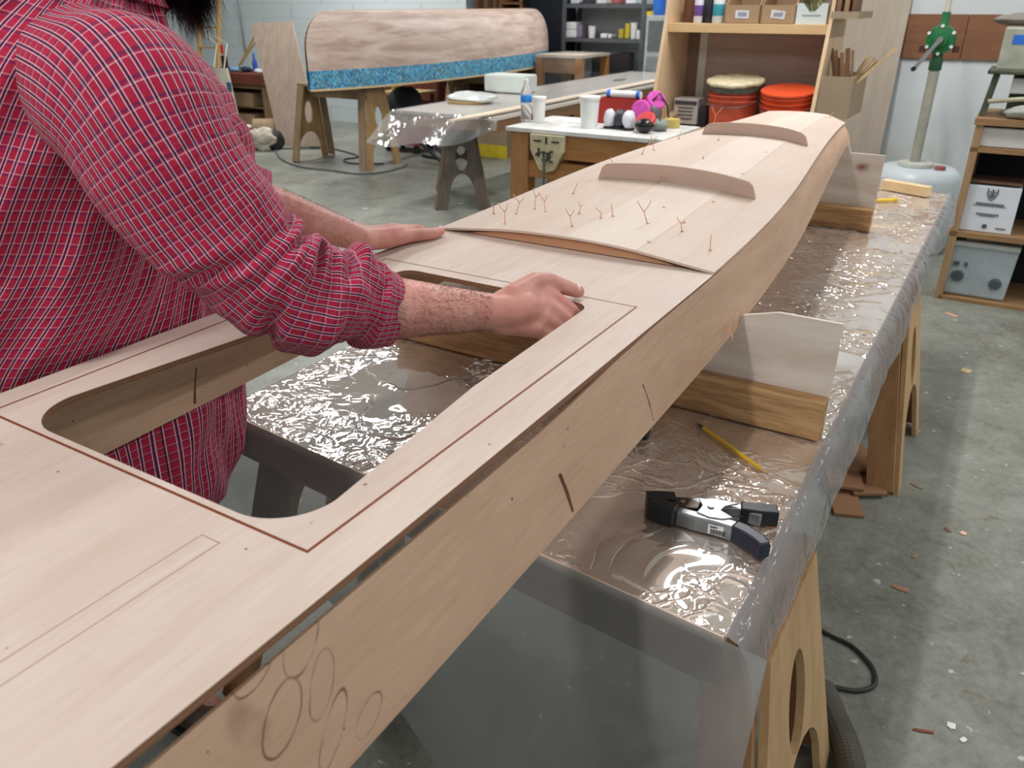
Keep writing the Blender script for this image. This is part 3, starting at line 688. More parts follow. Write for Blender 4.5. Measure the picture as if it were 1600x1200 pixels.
col=t.ramp(t.math('FRACT',t.math('MULTIPLY',t.noise(t.mapv(co,(1,1,.7)),15,2,.6),4.3)),[(0,'12405e'),(.22,'3f8fc0'),(.42,'7cc6de'),(.62,'2a7fb8'),(.8,'3c5f6c'),(1,'a8dce4')]); t.setc(col,.35); M_BAND=t.m
T=Thing('canoe','upturned pale wooden canoe with a mottled blue band, on a sawhorse','canoe',(cu0+CL/2,cy,ch),'B')
fs=[0,.004,.015,.03,.045,.06,.08]+[.1+.8*i/40 for i in range(41)]+[.92,.94,.955,.97,.985,.996,1]
for k in (-1,1): T.part('hull_side',MB().sheet([canoe_sec(f,k,.19,1) for f in fs],.006*(-k)),M_CAN,smooth=50)
band=[]
for k in (-1,1): T.part('painted_band',MB().sheet([canoe_sec(f,k,0.0,.19,5) for f in fs],.006*(-k)),M_BAND,smooth=50,label='mottled blue band along the gunwale')
for k in (-1,1):
    P=[canoe_sec(f,k,0,1)[0]+Vector((0,0,.004)) for f in fs]; mb=MB()
    rows=[[p+Vector((0,k*.010,-.008)),p+Vector((0,k*.010,.010)),p+Vector((0,-k*.010,.010)),p+Vector((0,-k*.010,-.008))] for p in P]; mb.sheet(rows,closed=True); T.part('gunwale',mb,W_PALE)
T.part('keel_strip',MB().tube([canoe_sec(f,1,0,1)[-1]+Vector((0,0,.002)) for f in fs[4:-4]],.008,6),wood('b9925c','94703f','X',name='keel_wood'))
for f in (.08,.92): T.part('end_deck',MB().plate([(cu0+CL*(.004 if f<.5 else .996),cy),(cu0+CL*f,cy-.15),(cu0+CL*f,cy+.15)],[],.01,(0,0,ch+.012),(1,0,0),(0,1,0)),W_PALE)
for f in (.3,.7): T.part('thwart',MB().bar((cu0+CL*f,cy-.38,ch+.012),(cu0+CL*f,cy+.38,ch+.012),.05,.02),W_PALE)
sawhorse('sawhorse','honey plywood sawhorse with oval holes holding up the near end of the canoe',6.77,5.76,6.74,.822,'B',ht=.14,hb=.28,legm=W_GREYZ,panel=wood('b39468','8f7048','Z',name='aged_ply'),hole=(.06,.115))
sawhorse('sawhorse','weathered sawhorse under the far end of the canoe',9.0,5.45,6.32,.822,'B',ht=.14,hb=.28,legm=W_GREYZ,panel=W_GREYZ)

# ---- leaning sheet, tool cabinet and the clutter round it
a,b,c,d=at(440,231,7.25),at(501,228,7.25),at(457,35,7.75),at(392,36,7.75)
ax=(b-a).normalized(); 
mb=MB(); n=(b-a).cross(d-a).normalized()*.009
mb.add([p+s*n for s in (1,-1) for p in (a,b,c,d)],[(0,1,2,3),(7,6,5,4),(0,4,5,1),(1,5,6,2),(2,6,7,3),(3,7,4,0)])
o=single('plywood_sheet','tapered grey-brown plywood sheet leaning beside the tool cabinet','plywood sheet',tuple((a+b)/2),mb,wood('b3a093','93806f','Z',name='grey_ply',scale=.6),'B')
y0,y1,_,z0=rect(352,210,424,208,7.9); zt=at(360,111,7.9).z
T=Thing('tool_cabinet','open brown wooden cabinet piled with tools and rags by the leaning plywood','cabinet',(7.9,(y0+y1)/2,0),'B')
CB=wood('8d7355','6c5236','Z',name='old_cabinet_wood')
yl=at(366,125,7.9).y; yr=at(421,125,7.9).y
for y in (yl,yr): T.part('side',mbox((7.75,y-.012,0),(8.25,y+.012,zt-.14)),CB)
T.part('back',mbox((8.235,yl,0),(8.25,yr,zt-.14)),CB); T.part('bottom',mbox((7.76,yl,.03),(8.24,yr,.05)),CB)
T.part('rail',mbox((7.75,yl,zt-.19),(7.78,yr,zt-.14)),CB)
T.part('shelf',mbox((7.78,yl+.01,.33),(8.23,yr-.01,.345)),CB)
T.part('tray',mbox((7.70,yl+.08,zt-.14),(8.3,yr-.06,zt)),W_RUST,bevel=.01)
for i,(x0,yA,x1,yB,lab) in enumerate([(374,182,400,158,'tan cardboard box on the cabinet shelf, the upper one'),(374,205,402,184,'tan cardboard box at the bottom of the tool cabinet')]):
    p,q,r,s=rect(x0,yA,x1,yB,7.85); zb=.346 if i==0 else .051
    single('cardboard_box',lab,'box',(7.98,(p+q)/2,zb),mbox((7.80,q,zb),(8.1,p,zb+(.17 if i==0 else .19))),W_CARD,'B',bevel=.004)
rg=random.Random(3)
def blob(c,r,seed,n=14,amp=.35):
    mb=MB(); mb.ball(c,r,n); c=Vector(c)
    for i,p in enumerate(mb.v):
        d=(p-c); q_=Vector((d.x/r[0]*1.5,d.y/r[1]*1.5,d.z/r[2]*1.2+seed)); k=1+amp*(.6*noise.noise(q_)+.5*abs(noise.noise(q_*2.6))+.2*noise.noise(q_*6)); mb.v[i]=c+d*k
        if mb.v[i].z<c.z-r[2]*.92: mb.v[i].z=c.z-r[2]*.92
    return mb
zt2=zt
items=[('rag','crumpled light blue rag on the tool tray','6f96c4',368,104,.055),('rag','dark navy rag in the middle of the tool tray','28324e',384,106,.06),('rag','white rag at the right of the tool tray','d8dade',404,105,.045),
 ('rag','pale blue rag hanging off the front of the tool tray','86b4da',378,112,.045),('glove','yellow glove on the tool tray','cdb84a',369,105,.03),('rag','khaki rag behind the yellow glove','8e8468',376,98,.035)]
for (nm,lab,c,x,y,r) in items:
    p=at(x,y,7.85+.1*rg.random()); zz=zt+r*.55*.92
    single(nm,lab,nm,(p.x,p.y,zt),blob((p.x,p.y,zz),(r*1.3,r*1.4,r*.6),x,16,.5),plain(c,.85),'B',smooth=True)
p=at(350,96,7.8); T=Thing('hand_tool','black tool with an upright red handle on the tool tray','tool',(7.8,p.y,zt),'B')
h=at(348,84,7.8); g2=at(352,103,7.8)
T.part('handle',MB().tube([Vector((7.8,h.y,zt+.22)),Vector((7.8,h.y+.005,zt+.33))],[.02,.024],12),plain('b8242c',.35,name='red_handle'),smooth=40,label='red handle')
T.part('body',MB().box((7.8,p.y-.01,zt+.10),(.06,.07,.2)).box((7.8,p.y+.0,zt+.03),(.08,.12,.06)),BLACK,bevel=.01)
p=at(398,100,7.9); T=Thing('spray_bottle','tall blue bottle standing at the right of the tool tray','bottle',(7.9,p.y,zt),'B')
T.part('body',MB().lathe([(.03,0),(.033,.02),(.033,.13),(.015,.17),(.013,.2)],(7.9,p.y,zt)),plain('2c4fa8',.3),smooth=40); T.part('cap',MB().lathe([(.016,.2),(.016,.235),(.01,.24)],(7.9,p.y,zt)),BLUEP,smooth=40)
for lab,x0,y0_,x1,y1_ in (('long yellow-brown stick propped over the tool tray',368,92,402,48),('second thinner stick crossing under the yellow stick',368,98,400,64)):
    a=at(x0,y0_,7.9); b=at(x1,y1_,7.9); a.z=zt+.02; single('wooden_stick',lab,'stick',tuple(a),MB().bar(a,b,.018,.018),wood('c9a765','a5844a','X',name='stick_wood'),'B')
# canvas bag hanging on the ladder, ladder
T=Thing('step_ladder','yellowish wooden ladder standing by the block wall','ladder',(8.3,at(322,100,8.3).y,0),'B')
lx=at(323,40,8.3).y+.12
for yy in (lx,lx+.42): T.part('rail',MB().bar((8.35,yy,0),(8.7,yy,1.75),.03,.06),wood('d0a86a','b08a4c','Z',name='ladder_wood'))
for k in range(6): T.part('rung',MB().bar((8.39+.055*k,lx,.2+.27*k),(8.39+.055*k,lx+.42,.2+.27*k),.05,.022),wood('d0a86a','b08a4c','Y',name='ladder_rung'))
cv=plain('cfc8b8',.9,var=.04,name='canvas')
a=at(333,106,7.6);b=at(356,106,7.6);c=at(372,178,7.6);d=at(344,178,7.6)
T=Thing('canvas_bag','off-white canvas tote bag with a blue label hanging beside the tool cabinet','bag',(7.6,(a.y+b.y)/2,c.z),'B')
rows=[]
for i in range(13):
    f=i/12; L_=a.lerp(d,f);R2=b.lerp(c,f); row=[]
    for j in range(25):
        g=2*PI*j/24; m=(L_+R2)/2; w=(L_-R2).length/2; row.append((7.6-.05*math.sin(g)*(.4+.6*f),m.y+w*math.cos(g),m.z+.004*noise.noise(Vector((f*5,g,1)))))
    rows.append(row)
T.part('body',MB().sheet(rows),cv,smooth=True); p=at(357,136,7.54)
T.part('label_patch',mbox((7.545,p.y-.05,p.z-.06),(7.549,p.y+.035,p.z+.06)),plain('4a5f80',.7,name='blue_print'))
for s in (0,1):
    q=at(334+s*16,106,7.6); T.part('strap',MB().tube([q,Vector((7.75,q.y+.05,q.z+.28)),Vector((8.3,lx+.03,1.28))],.007,6),cv)
# heap on the floor
p=at(413,236,6.9); p.z=.10
single('cloth_heap','crumpled beige cloth heap on the floor in front of the leaning plywood','cloth',(p.x,p.y,0),blob((p.x,p.y,.12),(.13,.17,.13),5,44,.6),plain('c2baa9',.9),'B',smooth=True)
p=at(421,212,7.4); single('paper_roll','tan roll of paper lying behind the beige cloth heap','roll',(p.x,p.y,0),MB().cyl((p.x-.1,p.y+.15,.17),(p.x+.1,p.y-.1,.17),.11,n=24).cyl((p.x-.11,p.y+.16,.17),(p.x-.102,p.y+.15,.17),.04,n=16),plain('9a8568',.8),'B',smooth=40)
p=at(393,212,7.3); single('red_box','low red box on the floor beside the tool cabinet','box',(p.x,p.y,0),mbox((p.x-.1,p.y-.12,0),(p.x+.14,p.y+.12,.13)),plain('b04048',.6),'B',bevel=.01)
p=at(386,199,7.55); single('white_ball','white round lid leaning on the red box','lid',(p.x,p.y,0),MB().lathe([(.0,0),(.06,.01),(.065,.03),(.05,.05),(0,.055)],(p.x,p.y,.10)),WHITEP,'B',smooth=True)
p=at(430,232,7.0); single('dark_bag','black crumpled bag behind the cloth heap','bag',(p.x,p.y,0),blob((p.x,p.y,.10),(.12,.09,.11),9,20,.5),plain('1d1e22',.6),'B',smooth=True)
# cables on the floor
def cable(lab,pts,r=.008,name='power_cable',mat=None):
    P=[]
    for x,y in pts:
        b=600-y; rz=-1240*math.sin(_P)+b*math.cos(_P); k=-EYE/rz; X=(x-800)*k; Y=(1240*math.cos(_P)+b*math.sin(_P))*k
        P.append(Vector((X*SA+Y*CA,-(X*CA-Y*SA),r)))
    return single(name,lab,'cable',tuple(P[0]),MB().tube(catmull(P,8),r,8),mat or plain('2a2b2d',.5,name='black_rubber_cable'),'B',smooth=True)
cable('dark cable looping on the floor in front of the canoe sawhorse',[(430,235),(440,250),(470,262),(520,268),(560,273),(600,270),(630,262),(636,258)],.010,mat=plain('5c5e5e',.5,name='grey_cable'))
cable('dark cable coiled under the canoe between the sawhorse legs',[(432,233),(470,233),(512,232),(560,245),(538,250),(548,256),(600,257)],.009,mat=plain('47494b',.5,name='dark_cable'))
cable('black cable looped on the floor right of the near sawhorse',[(1240,960),(1290,992),(1330,1012),(1362,1045),(1366,1072),(1340,1082),(1300,1076)],.006)

# ---- under and behind the canoe
y0,y1,z0,z1=rect(602,110,690,158,9.0)
T=Thing('wooden_crate','red-brown wooden cupboard standing behind the canoe','cupboard',(9.0,(y0+y1)/2,0),'B')
T.part('carcass',mbox((8.95,y1,.40),(9.22,y0,1.02)),W_RUST,bevel=.01); T.part('base',mbox((9.0,y1+.05,0),(9.2,y0-.35,.40)),W_DARKZ); 
T.part('door',mbox((8.935,y1+.02,.43),(8.95,y0-.02,.99)),W_RUST,bevel=.004)
y0,y1,z0,z1=rect(655,105,815,160,10.0)
T=Thing('lumber_bench','low dark timber bench loaded with boards behind the canoe','bench',(10.2,(y0+y1)/2,0),'B')
T.part('bench_top',mbox((10.1,y1,.66),(10.6,y0,.72)),W_BROWN); 
for yy in (y0-.1,y1+.1,(y0+y1)/2):
    for uu in (10.16,10.54): T.part('leg',mbox((uu-.04,yy-.04,0),(uu+.04,yy+.04,.66)),W_DARKZ)
T.part('lower_shelf',mbox((10.12,y1+.04,.25),(10.58,y0-.04,.28)),W_BROWN)
T.part('back_panel',mbox((10.56,y1+.04,.0),(10.58,y0-.04,.66)),W_DARKZ)
for i,(x0,yA,w,l,m,lab) in enumerate([(672,128,.16,.5,DARK,'long dark roll lying on the timber bench'),(800,120,.10,.34,W_BROWN,'brown board stack at the right of the timber bench'),(762,122,.08,.30,W_RUST,'red-brown box in the middle of the timber bench')]):
    p=at(x0,yA,10.4); single('board_stack' if i else 'cloth_roll',lab,'boards' if i else 'roll',(10.4,p.y,.721),mbox((10.2,p.y-l,.721),(10.55,p.y+l*.9,.721+w*1.4)),m,'B',bevel=.03 if i==0 else .004)
# lumber rack, upright boards
rackm=wood('a77b58','805a3c','Z',name='rack_wood')
T=Thing('lumber_rack','tall brown lumber rack with open compartments behind the canoe','rack',(11.1,6.7,0),'B')
yA=at(784,20,11.0).y; yB=at(818,20,11.0).y
for y in (yA,yB+.02): T.part('side',mbox((10.95,y-.02,0),(11.3,y+.02,2.0)),rackm)
for z in (.5,1.0,1.42,1.60,1.98): T.part('shelf',mbox((10.95,yB,z-.015),(11.3,yA,z+.015)),rackm)
T.part('back',mbox((11.285,yB,0),(11.3,yA,2.0)),W_RUST)
for k in range(7):
    x=738+k*7; p=at(x,20,11.1); cc=['b08258','8f6a48','c9a884','a07a55','d0b698','94704e','bd9a6e'][k]
    single('upright_board',['brown board at the left end of the upright boards behind the canoe','dark brown board, second from the left behind the canoe','pale board, third from the left behind the canoe','tan board in the middle of the upright boards','palest board of the row behind the canoe','brown board next to the tall rack, second from right','honey board touching the tall rack'][k],'board',(11.1,p.y,0),
       MB().bar((11.05,p.y,0),(11.3,p.y+.006*(k%3-1),2.1+.1*(k%2)),.062,.02,up=(1,0,0)),wood(cc,cc[:2]+'%02x'%int(int(cc[2:4],16)*.8)+'%02x'%int(int(cc[4:],16)*.7),'Z',name='stock_wood'),'B',group='upright boards behind the canoe')
# black cabinet
y0,y1,z0,z1=rect(818,0,880,80,10.9)
T=Thing('steel_cabinet','tall black cabinet with small white lettering beside the grey shelves','cabinet',(11.1,(y0+y1)/2,0),'B')
T.part('body',mbox((10.92,y1+.04,.05),(11.35,y0-.02,2.1)),plain('15181f',.4,name='black_cabinet_paint'),bevel=.01)
ysp=at(842,40,10.9).y-.0
dr=T.part('door',mbox((10.9,y1+.01,.08),(10.92,at(841,40,10.9).y+.12,2.06)),plain('1d2129',.35,name='black_door_paint'),bevel=.004)
T.part('plinth',mbox((10.95,y1+.02,0),(11.3,y0-.02,.05)),BLACK)
p=at(843,66,10.89); T.part('lettering',text_mb('Vaco',.085,(10.897,p.y,p.z),(0,-1,0),(0,0,1)),plain('e8eaec',.5,name='white_lettering'),parent=dr,label='small white lettering')
# grey steel shelving
y0=at(882,60,10.9).y; y1=at(1004,60,10.9).y
T=Thing('steel_shelving','dark grey steel shelving holding small white and yellow packages','shelving',(11.1,(y0+y1)/2,0),'B')
SG=plain('5a5e64',.45,.3,name='shelf_grey')
for y in (y0,y1):
    for u in (10.88,11.36): T.part('post',mbox((u-.02,y-.025,0),(u+.02,y+.025,2.1)),SG)
zsv=[.3,.72,at(940,60,10.9).z,at(940,6,10.9).z]
for z in zsv: T.part('shelf',mbox((10.88,y1,z-.05),(11.36,y0,z)),SG)
T.part('back_panel',mbox((11.37,y1,zsv[2]),(11.38,y0,2.05)),plain('a0a3a4',.7,name='grey_back'))
z=zsv[2]
def pk(x0,x1,h,lab,mat,nm='package',cat='package',u=10.95,zz=None,d=.2,grp=None):
    a=at(x0,50,u).y;b=at(x1,50,u).y;zb=z if zz is None else zz
    return single(nm,lab,cat,(u+d/2,(a+b)/2,zb+.001),mbox((u,b,zb+.001),(u+d,a,zb+.001+h)),mat,'B',bevel=.012,group=grp)
pk(884,899,.10,'white folded package, lower of the pair on the grey shelving',WHITEP); pk(884,899,.10,'white folded package, upper of the pair on the grey shelving',WHITEP,zz=z+.102)
pk(901,909,.17,'mauve-grey box beside the white packages on the grey shelving',plain('8a8090',.7),u=11.0); pk(966,974,.12,'yellow and black box, left one on the grey shelving',plain('b5a238',.6),nm='yellow_box',cat='box'); pk(976,983,.19,'taller yellow box on the grey shelving',plain('c4b13c',.6),nm='yellow_box',cat='box')
pk(938,948,.06,'small white tray in the middle of the grey shelving',WHITEP,nm='tray',cat='tray'); pk(950,955,.05,'tiny white box right of the small tray on the grey shelving',WHITEP,nm='small_box',cat='box')
def cup(x,u,zb,r,h,lab,mat=WHITEP,nm='plastic_cup',cat='cup',lid=False,frame='B'):
    p=at(x,100,u); T=Thing(nm,lab,cat,(u,p.y,zb),frame)
    T.part('body',MB().lathe([(r*.82,0),(r*.84,.004),(r*1.0,h),(r*.95,h),(r*.8,.01),(0,.008)],(u,p.y,zb)),mat,smooth=40)
    T.part('rim',MB().lathe([(r*.99,h-.006),(r*1.07,h-.005),(r*1.07,h+.002),(r*.96,h+.002)],(u,p.y,zb)),mat,smooth=40)
    if lid: T.part('lid',MB().lathe([(r*1.08,h),(r*1.08,h+.012),(r*.9,h+.014),(0,h+.012)],(u,p.y,zb)),mat,smooth=40)
    return T
cup(923,10.98,z+.001,.055,.15,'white cup standing mid shelf on the grey shelving'); cup(987,10.98,z+.001,.045,.20,'white cone-shaped cup right of the yellow boxes on the grey shelving'); cup(995,10.95,z+.001,.035,.11,'small white pot at the right end of the grey shelving')
for k,(x0,x1,c) in enumerate([(890,902,'cfd2d4'),(908,920,'3a3c44'),(930,944,'d6d8d8'),(952,966,'9d5a54'),(975,990,'dcdee0')]):
    pk(x0,x1,.14,['white packet at the left of the top grey shelf','black packet on the top grey shelf','white packet mid top grey shelf','red-brown packet on the top grey shelf','white packet at the right of the top grey shelf'][k],plain(c,.6),zz=zsv[3])
pk(885,920,.22,'black bin on the lower grey shelf, left','' or plain('202328',.6),zz=.72,nm='storage_bin',cat='bin'); pk(930,985,.26,'dark bin with a dull red stripe on the lower grey shelf',plain('2a2526',.6),zz=.72,nm='storage_bin',cat='bin')
# small chest of drawers with blue can
y0=at(1007,60,10.4).y;y1=at(1050,60,10.4).y; zt=at(1008,24,10.4).z
T=Thing('parts_cabinet','pale grey metal cabinet with glass fronts behind the bookcase','cabinet',(10.6,(y0+y1)/2,0),'B')
T.part('body',mbox((10.42,y1,0),(10.8,y0,zt)),plain('a9adab',.5,name='grey_metal'),bevel=.006)
for k in range(3): T.part('drawer_front',mbox((10.405,y1+.04,zt-.42-.42*k),(10.42,y0-.04,zt-.06-.42*k)),plain(['6f7676','8f9493','8a8f8e'][k],.25,.3,name='drawer_front'),bevel=.004)
p=at(1030,15,10.55); T=Thing('blue_jug','bright blue jug standing on the grey parts cabinet','jug',(10.55,p.y,zt),'B')
T.part('body',MB().lathe([(.08,0),(.085,.02),(.085,.22),(.03,.28),(.03,.31)],(10.55,p.y,zt+.001)),BLUEP,smooth=40); T.part('cap',MB().lathe([(.034,.31),(.034,.34),(0,.342)],(10.55,p.y,zt+.001)),BLACK,smooth=40)
p=at(1017,20,10.5); single('yellow_tape','yellow tape roll on top of the grey parts cabinet','tape',(10.5,p.y,zt),MB().lathe([(.03,0),(.055,0),(.055,.045),(.03,.045),(.03,0)],(10.5,p.y,zt+.001)),YEL,'B',smooth=40)
# small bench under plastic
zb=1.0; y0=at(840,80,9.8).y; y1=at(912,86,9.8).y
T=Thing('low_workbench','small wooden workbench under loose clear plastic in front of the black cabinet','bench',(10.1,(y0+y1)/2,0),'B')
T.part('bench_top',mbox((9.75,y1,zb-.035),(10.6,y0,zb)),wood('d9cdbd','bfae98','Y',name='dusty_top'))
for y in (y0-.05,y1+.05):
    for u in (9.8,10.55): T.part('leg',mbox((u-.045,y-.045,0),(u+.045,y+.045,zb-.035)),wood('c48d50','a06c36','Z',name='orange_pine'))
T.part('apron',mbox((9.78,y1+.09,zb-.22),(9.80,y0-.09,zb-.035)),wood('a98966','86684a','Y',name='dull_board'))
T.part('shelf',mbox((9.8,y1+.06,.45),(10.5,y0-.06,.47)),W_BROWN)
rows=[]
for i in range(26):
    f=i/25; y=y0+.04+(y1-y0-.2)*f; row=[(10.6,y,zb+.004),(10.1,y,zb+.005+.006*noise.noise(Vector((f*6,1,1)))),(9.74,y,zb+.004)]
    for k in range(1,9): row.append((9.72-.03*math.sin(k*.7+f*9)*k/8,y,zb-.045*k*(1+.3*math.sin(f*5))))
    rows.append(row)
T2=single('plastic_cover','loose clear plastic hanging over the small workbench','plastic sheet',(9.75,(y0+y1)/2,zb+.004),MB().sheet(rows),M_PLAS,'B',smooth=True)

# ---- second long table under plastic
Z2=.80; V0,V1=3.42,4.42; U20,U21=5.42,10.3
T=Thing('assembly_table','second long plywood table under plastic behind the workbench','table',(U20,V0,0),'B')
T.part('table_top',mbox((U20,V0,Z2-.02),(U21,V1,Z2)),wood('f0e8de','e0d5c8','X',name='dusty_ply',scale=.5))
T.part('apron',mbox((U20+.01,V0+.01,Z2-.11),(U20+.03,V1-.01,Z2-.02)),ap); T.part('apron',mbox((U20+.03,V0+.01,Z2-.11),(U21-.01,V0+.03,Z2-.02)),ap); T.part('apron',mbox((U20+.03,V1-.03,Z2-.11),(U21-.01,V1-.01,Z2-.02)),ap)
_q=F(5.62,-3.93,0); _q.y+=.36
sawhorse('sawhorse','dark weathered sawhorse under the plastic-draped end of the second table',_q.x,_q.y-.36,_q.y+.36,Z2-.112,.07,ht=.10,hb=.22,legm=wood('8a7a68','645546','Z',name='dark_weathered'),panel=wood('6f675e','4c453e','Z',name='dark_weathered_ply'),hole=(.05,.10),splay=.06)
sawhorse('sawhorse','weathered sawhorse under the far end of the second table',9.2,3.55,4.35,Z2-.112,'B',ht=.12,hb=.25,legm=W_GREYZ,panel=W_GREYZ)
rows=[];topr=[]
for i in range(61):
    f=i/60; y=V1+.02-(V1-V0+.04)*f; row=[]
    for k in range(10): row.append((U21-(U21-U20)*k/9,y,Z2+.004+.004*noise.noise(Vector((k*.9,y*5,2)))))
    topr.append(list(row)); row=[row[-1]]
    dl=.25*(1-.55*smoothstep(.45,1,f))+.02*math.sin(f*11)
    for k in range(1,13):
        g=k/12; row.append((U20-.02-.20*(1-f)**1.2*g+.025*math.sin(f*16+g*2)*g,y+.15*(1-f)**2.2*g,Z2+.004-dl*g**1.05))
    rows.append(row)
single('plastic_cover','clear plastic drooping off the near end of the second table','plastic sheet',(U20,V0,Z2+.004),MB().sheet(rows),M_DROOP,'B',smooth=True)
o=bpy.data.objects['plastic_cover.001']; tp=link('top_film',mesh(MB().sheet(topr),'top_film',film('dusty_film',.12,(.85,.85,.86),.25,.15,5),(U20,V0,Z2+.004),True),o)
a=at(722,199,5.15); b=at(1035,110,10.1); a.z=Z2+.018; b.z=Z2+.014; 
a=Vector((4.95,a.y,Z2+.02)); b=Vector((9.9,3.55,Z2+.02))
mb=MB(); mb.plate([(0,-.004),(.30,-.06),(5.0,-.07),(5.0,.05),(.25,.03)],[],.012,(a.x,a.y,Z2+.02),(b-a).normalized(),Vector((0,0,1)).cross((b-a).normalized()))
single('long_batten','long pale wooden batten with a pointed end overhanging the second table','batten',tuple(a),mb,wood('e6d6c2','d4c0a8','X',name='pale_batten'),'B')
p=at(700,190,5.9)
p=at(737,152,6.2); mb=blob((p.x,p.y,Z2+.045),(.17,.24,.05),11,26,.25)
T=Thing('foil_pad','shiny white and silver plastic pad lying on the second table','pad',(p.x,p.y,Z2+.006),'B')
T.part('pad',mb,M_PLAS and plain('dfe3e2',.18,.1,name='shiny_film'),smooth=True); T.part('underside',MB().lathe([(.02,0),(.15,0),(.16,.02),(.02,.022)],(p.x-.03,p.y+.02,Z2+.006),squash=1.3),plain('b39a6c',.6,name='tan_pad'),smooth=40)
a=at(756,140,7.0).y; b=at(820,140,7.0).y; single('foam_block','pale green-white foam block standing on the second table','foam block',(7.1,(a+b)/2,Z2+.008),mbox((7.0,b,Z2+.010),(7.25,a,at(790,117,7.0).z)),plain('d3dbd6',.8,var=.02),'B',bevel=.02)
p=at(1005,122,9.3); single('dark_puddle','small dark scrap of film on the far part of the second table','film',(9.0,4.0,Z2+.006),MB().plate(oval(0,0,.16,.05),[],.002,(9.0,4.0,Z2+.009),(1,0,0),(0,1,0)),plain('7f8a86',.3),'B')
# carton with yellow band under it
y0=at(744,210,7.9).y;y1=at(792,210,7.9).y
T=Thing('carton','tan carton with a yellow band on the floor behind the workbench post','box',(8.0,(y0+y1)/2,0),'B')
T.part('body',mbox((7.9,y1,0),(8.3,y0,.48)),plain('a89478',.8,var=.03,name='carton_tan'),bevel=.005); T.part('band',mbox((7.893,y1-.004,.0),(7.9,y0+.004,.14)),plain('e3c92e',.6,name='yellow_print'),label='yellow band')
# red wheeled creeper with black bag and yellow drill
y0=at(598,225,7.6).y;y1=at(654,225,7.6).y
T=Thing('rolling_tool_chest','low red rolling tool base on casters under the canoe','tool chest',(7.8,(y0+y1)/2,0),'B')
RED=plain('a8493f',.45,name='faded_red')
T.part('body',mbox((7.6,y1,.09),(7.95,y0,.33)),RED,bevel=.02)
for y in (y0-.06,y1+.06):
    for u in (7.64,7.9): T.part('caster',MB().cyl((u,y-.02,.045),(u,y+.02,.045),.045,n=16).box((u,y,.08),(.03,.05,.02)),BLACK,smooth=40)
p=at(628,190,7.7); single('black_tool_bag','black tool bag sitting on the red rolling base','bag',(7.78,p.y,.332),blob((7.78,p.y,.52),(.14,.24,.20),4,24,.25),plain('24262c',.7),'B',smooth=True)
p=at(612,158,8.3); T=Thing('cordless_drill','yellow and black cordless drill on a stand under the canoe','drill',(8.35,p.y,.60),'B')
T.part('motor',MB().cyl((8.25,p.y,.78),(8.45,p.y-.05,.78),.05,n=16),YEL,smooth=40); T.part('grip',MB().box((8.38,p.y-.03,.68),(.05,.05,.16)),BLACK,bevel=.01); T.part('battery',MB().box((8.38,p.y-.03,.635),(.12,.08,.06)),YEL,bevel=.008)
T=Thing('side_table','small brown stand under the canoe carrying the drill','stand',(8.4,p.y-.15,0),'B')
T.part('top',mbox((8.2,p.y-.42,.57),(8.7,p.y+.12,.60)),plain('b8a070',.7,name='stand_top'))
for y in (p.y-.38,p.y+.08):
    for u in (8.25,8.65): T.part('leg',mbox((u-.02,y-.02,0),(u+.02,y+.02,.57)),W_DARKZ)
T=Thing('folded_stand','dark folded metal stand on the floor left of the second table','stand',(7.0,at(675,225,7.0).y,0),'B')
for k,(x0,yA,x1,yB) in enumerate([(655,222,700,236),(665,212,710,240),(660,236,705,214)]):
    a=at(x0,yA,7.1+.1*k);b=at(x1,yB,7.0+.1*k); a.z=max(a.z,.03);b.z=.018 if k!=2 else .05; a.z=a.z if k<2 else .055; T.part('bar',MB().tube([a,b],.018,8),BLACK,smooth=40)

# ---- workbench with safety gear
ZB=.93; B0,B1,BU0,BU1=1.63,2.60,4.27,4.845
T=Thing('workbench','sturdy pine workbench with a white dusty top behind the foredeck','workbench',(BU0,(B0+B1)/2,0),'B')
t=NT('white_worn_top'); co=t.co(); col=t.ramp(t.noise(co,6,5,.7),[(.35,'b9b6ae'),(.5,'d8d9d6'),(.7,'e4e6e6')]); t.setc(col,.4)
T.part('bench_top',mbox((BU0-.02,B0-.02,ZB-.025),(BU1,B1+.02,ZB)),t.m,bevel=.003)
BW=wood('b58350','8e5f36','Y',knots=True,name='bench_pine'); BWX=wood('b07c4a','895a33','X',knots=True,name='bench_pine_x'); BWZ=wood('b48452','8b5d35','Z',knots=True,name='bench_pine_z')
for y in (B0+.09,B1-.05):
    for u in (BU0+.05,BU1-.06): T.part('leg',mbox((u-.045,y-.075 if y>2 else y-.06,0),(u+.045,y+.05,ZB-.026)),BWZ,bevel=.003)
T.part('front_rail',mbox((BU0,B0+.0,ZB-.165),(BU0+.04,B1-.30,ZB-.026)),BW,bevel=.003)
T.part('side_rail',mbox((BU0+.04,B0-.005,ZB-.165),(BU1-.01,B0+.03,ZB-.026)),BWX,bevel=.003); T.part('side_rail',mbox((BU0+.10,B1-.03,ZB-.165),(BU1-.01,B1,ZB-.026)),BWX,bevel=.003)
T.part('lower_rail',mbox((BU0+.01,B0+.1,ZB-.29),(BU0+.05,B1-.1,ZB-.19)),BW,bevel=.003)
T.part('lower_shelf',mbox((BU0+.05,B0+.05,.30),(BU1-.05,B1-.05,.32)),W_PLY)
T.part('back_panel',mbox((BU1-.03,B0+.02,.32),(BU1-.01,B1-.02,ZB-.03)),W_DARKZ)
